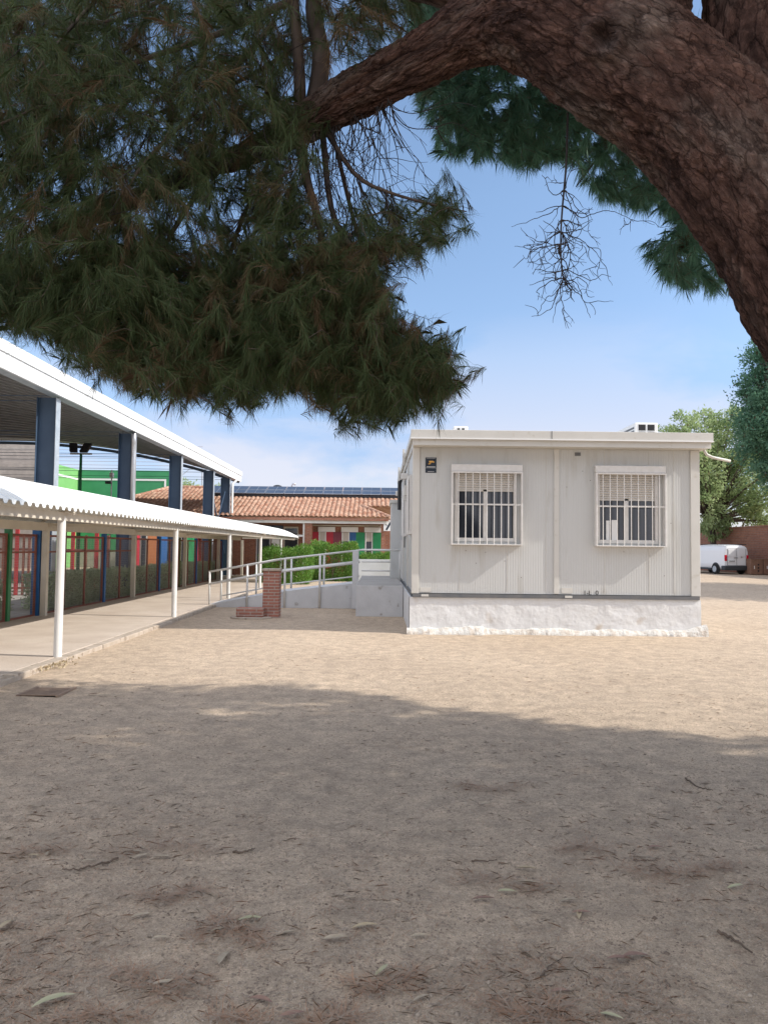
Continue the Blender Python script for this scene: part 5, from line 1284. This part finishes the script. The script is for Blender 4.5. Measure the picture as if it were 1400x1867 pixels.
# fallen leaves: one curled leaf each
def leaf_mesh(name, ln, wd, curl, mat, bend=0.0):
    n = 9; V = []; F = []
    for i in range(n):
        t = i/(n-1); w_ = wd*math.sin(math.pi*min(1,t*.96+.02))**.8*(1-.25*t); x = (t-.5)*ln; z = curl*math.sin(math.pi*t)+.004+.006*abs(t-.5); y = bend*math.sin(math.pi*t)
        V += [(x,y-w_/2,z+w_*.25),(x,y,z),(x,y+w_/2,z+w_*.2)]
    for i in range(n-1):
        a = i*3; F += [(a,a+1,a+4,a+3),(a+1,a+2,a+5,a+4)]
    me = bpy.data.meshes.new(name); me.from_pydata(V,[],F); me.materials.append(mat)
    me.polygons.foreach_set('use_smooth',[True]*len(F)); return me
LM = {c: [leaf_mesh('leaf', .105, .030, .005, M[m], .006), leaf_mesh('leaf', .085, .026, .008, M[m], -.006)] for c, m in (('tan','leafdry1'),('reddish','leafdry2'),('green','leafdry3'),('yellow','leafdry4'))}
leafs = [(98,1828,'green',.7,1.3),(10,1684,'yellow',1.5,1.0),(410,1750,'tan',1.35,1.1),(300,1793,'tan',.3,1.0),(258,1559,'tan',.5,.9),(252,1550,'tan',-.2,.8),(296,1561,'tan',.1,.9),(160,1566,'tan',.2,.8),(88,1553,'tan',1.9,.6),(62,1558,'yellow',0,.7),
 (457,1680,'green',.1,1.0),(398,1699,'tan',.4,.8),(258,1670,'tan',.3,.9),(294,1712,'tan',.2,.8),(522,1706,'tan',.3,.8),(612,1716,'tan',.25,1.2),(665,1694,'yellow',.1,1.0),(532,1854,'reddish',.3,1.0),(476,1826,'reddish',-.2,.8),(696,1770,'green',.9,.9),(769,1821,'tan',.6,.7),(960,1588,'yellow',-.25,1.2),(963,1613,'tan',-.2,1.1),(925,1627,'green',-.2,1.0),(882,1641,'reddish',.1,1.0),(978,1664,'tan',-.3,.6),(1040,1647,'tan',.1,.9),(1060,1668,'reddish',0,.9),(1058,1670,'yellow',1.2,.8),(1340,1619,'green',.3,1.0),(1196,1550,'reddish',.1,.8),(1115,1851,'green',-.6,.9),(765,1709,'tan',.1,.7),(1130,1752,'reddish',.1,1.2),(1160,1748,'reddish',.2,1.1),(885,1466,'tan',.1,.8),(1313,1470,'tan',.6,.7),(60,1474,'tan',-.2,.8),(645,1502,'tan',.9,.7),(1110,1843,'tan',0,.5),(1022,1806,'reddish',.2,.7),(1290,1300,'tan',.1,.6),(1310,1200,'tan',0,.5),(640,1640,'tan',0,.6),(190,1268,'tan',.1,1.2),(215,1270,'tan',.5,1.0),(170,1264,'reddish',.2,1.0),(1388,1545,'tan',.5,.8),(835,1515,'tan',.2,.6),(560,1390,'tan',.1,.6)]
place = lambda x, y: ('left' if x < 467 else 'middle' if x < 934 else 'right')
protos = {}
seen = {}
def near_name(x,y):
    row = 'on sunlit sand' if y < 1262 else 'near the shade edge' if y < 1420 else 'in mid shade' if y < 1600 else 'in near shade' if y < 1740 else 'by the bottom edge'
    return row
cnt = {}
for i,(px_,py_,c,rot_,sc) in enumerate(leafs):
    g = GX(px_,py_); me = LM[c][i%2]; o = bpy.data.objects.new('fallen_leaf', me); COL.objects.link(o)
    o.location = (g[0], g[1], gz(g[0],g[1])+.004); o.rotation_euler = (rs.uniform(-.15,.15), rs.uniform(-.1,.1), rot_+rs.uniform(-.1,.1)); o.scale = (sc,)*3
    g_ = near_name(px_,py_); o['category'] = 'leaf'
    key = (c, g_, place(px_,py_)); cnt.setdefault(key, []).append((px_, o))
for (c, row, side), lst in cnt.items():
    lst.sort(key=lambda t: t[0]); nn = len(lst)
    ordw = ['leftmost','second from left','third from left','fourth from left','fifth from left','sixth from left','seventh from left','eighth from left','ninth from left']
    for k,(x,o) in enumerate(lst):
        o['label'] = f'{c} fallen leaf {row}, {side} third' + (f', {ordw[k]}' if nn > 1 else ''); o['group'] = 'fallen leaves on the sand'
# small leaf drift at the foot of the near canopy pole
pz = GX(97,1216,.0); n = 160; Pp = np.stack([pz[0]+.18*rs.normal(size=n)*.6+.0, pz[1]+rs.normal(size=n)*.22, np.full(n,.01)+rs.uniform(0,.03,n)],1)
Pp[:,0] = np.maximum(Pp[:,0], KX+.02)
V, F = leaves(Pp, np.zeros((n,3))+np.array([0,0,.2]), .035, .55, 1.0, rs); o = np_mesh('leaf_drift', V, F, M['leafdry4']); o['kind'] = 'stuff'; o['label'] = 'small drift of yellow dry leaves against the kerb'; o['category'] = 'leaves'
# twigs
def twig(pts_px, r, label):
    pts = []
    for x,y in pts_px: g = GX(x,y); pts.append((g[0],g[1],gz(g[0],g[1])+r+.003))
    C = cr_interp([(*p,1) for p in pts], len(pts)*5); P_ = [tuple(c[:3]+rs.normal(size=3)*.0025) for c in C]
    root = thing('fallen_twig', label, 'twig', P_[0], 'fallen twigs on the sand')
    build('stem', MB().tube(P_, list(np.linspace(r, r*.4, len(P_))), 6), M['twig'], root)
twig([(215,1561),(170,1576),(140,1582),(112,1582)], .006, 'long dark curved twig lying beside the needle pile at left')
twig([(424,1555),(445,1556),(465,1550)], .006, 'short forked dark twig left of the middle in the shaded sand')
twig([(1250,1420),(1275,1436),(1300,1441)], .006, 'dark twig on the right side of the shaded sand')
twig([(1310,1702),(1340,1718),(1372,1738)], .007, 'pale straight twig at the lower right')
twig([(0,1693),(20,1690),(45,1690)], .005, 'thin twig at the left edge below the yellow leaf')
twig([(860,1570),(880,1571),(905,1570)], .004, 'thin dark twig left of the leaf trio in the right half')
twig([(1155,1571),(1180,1573),(1205,1570)], .004, 'thin twig near the right of the shaded sand, by a reddish leaf')
twig([(1013,1838),(1022,1822),(1035,1815)], .004, 'small greyish sprig at the bottom right of centre')
twig([(985,1780),(1000,1762),(1025,1745)], .004, 'slim slanting twig above the bottom sprig')
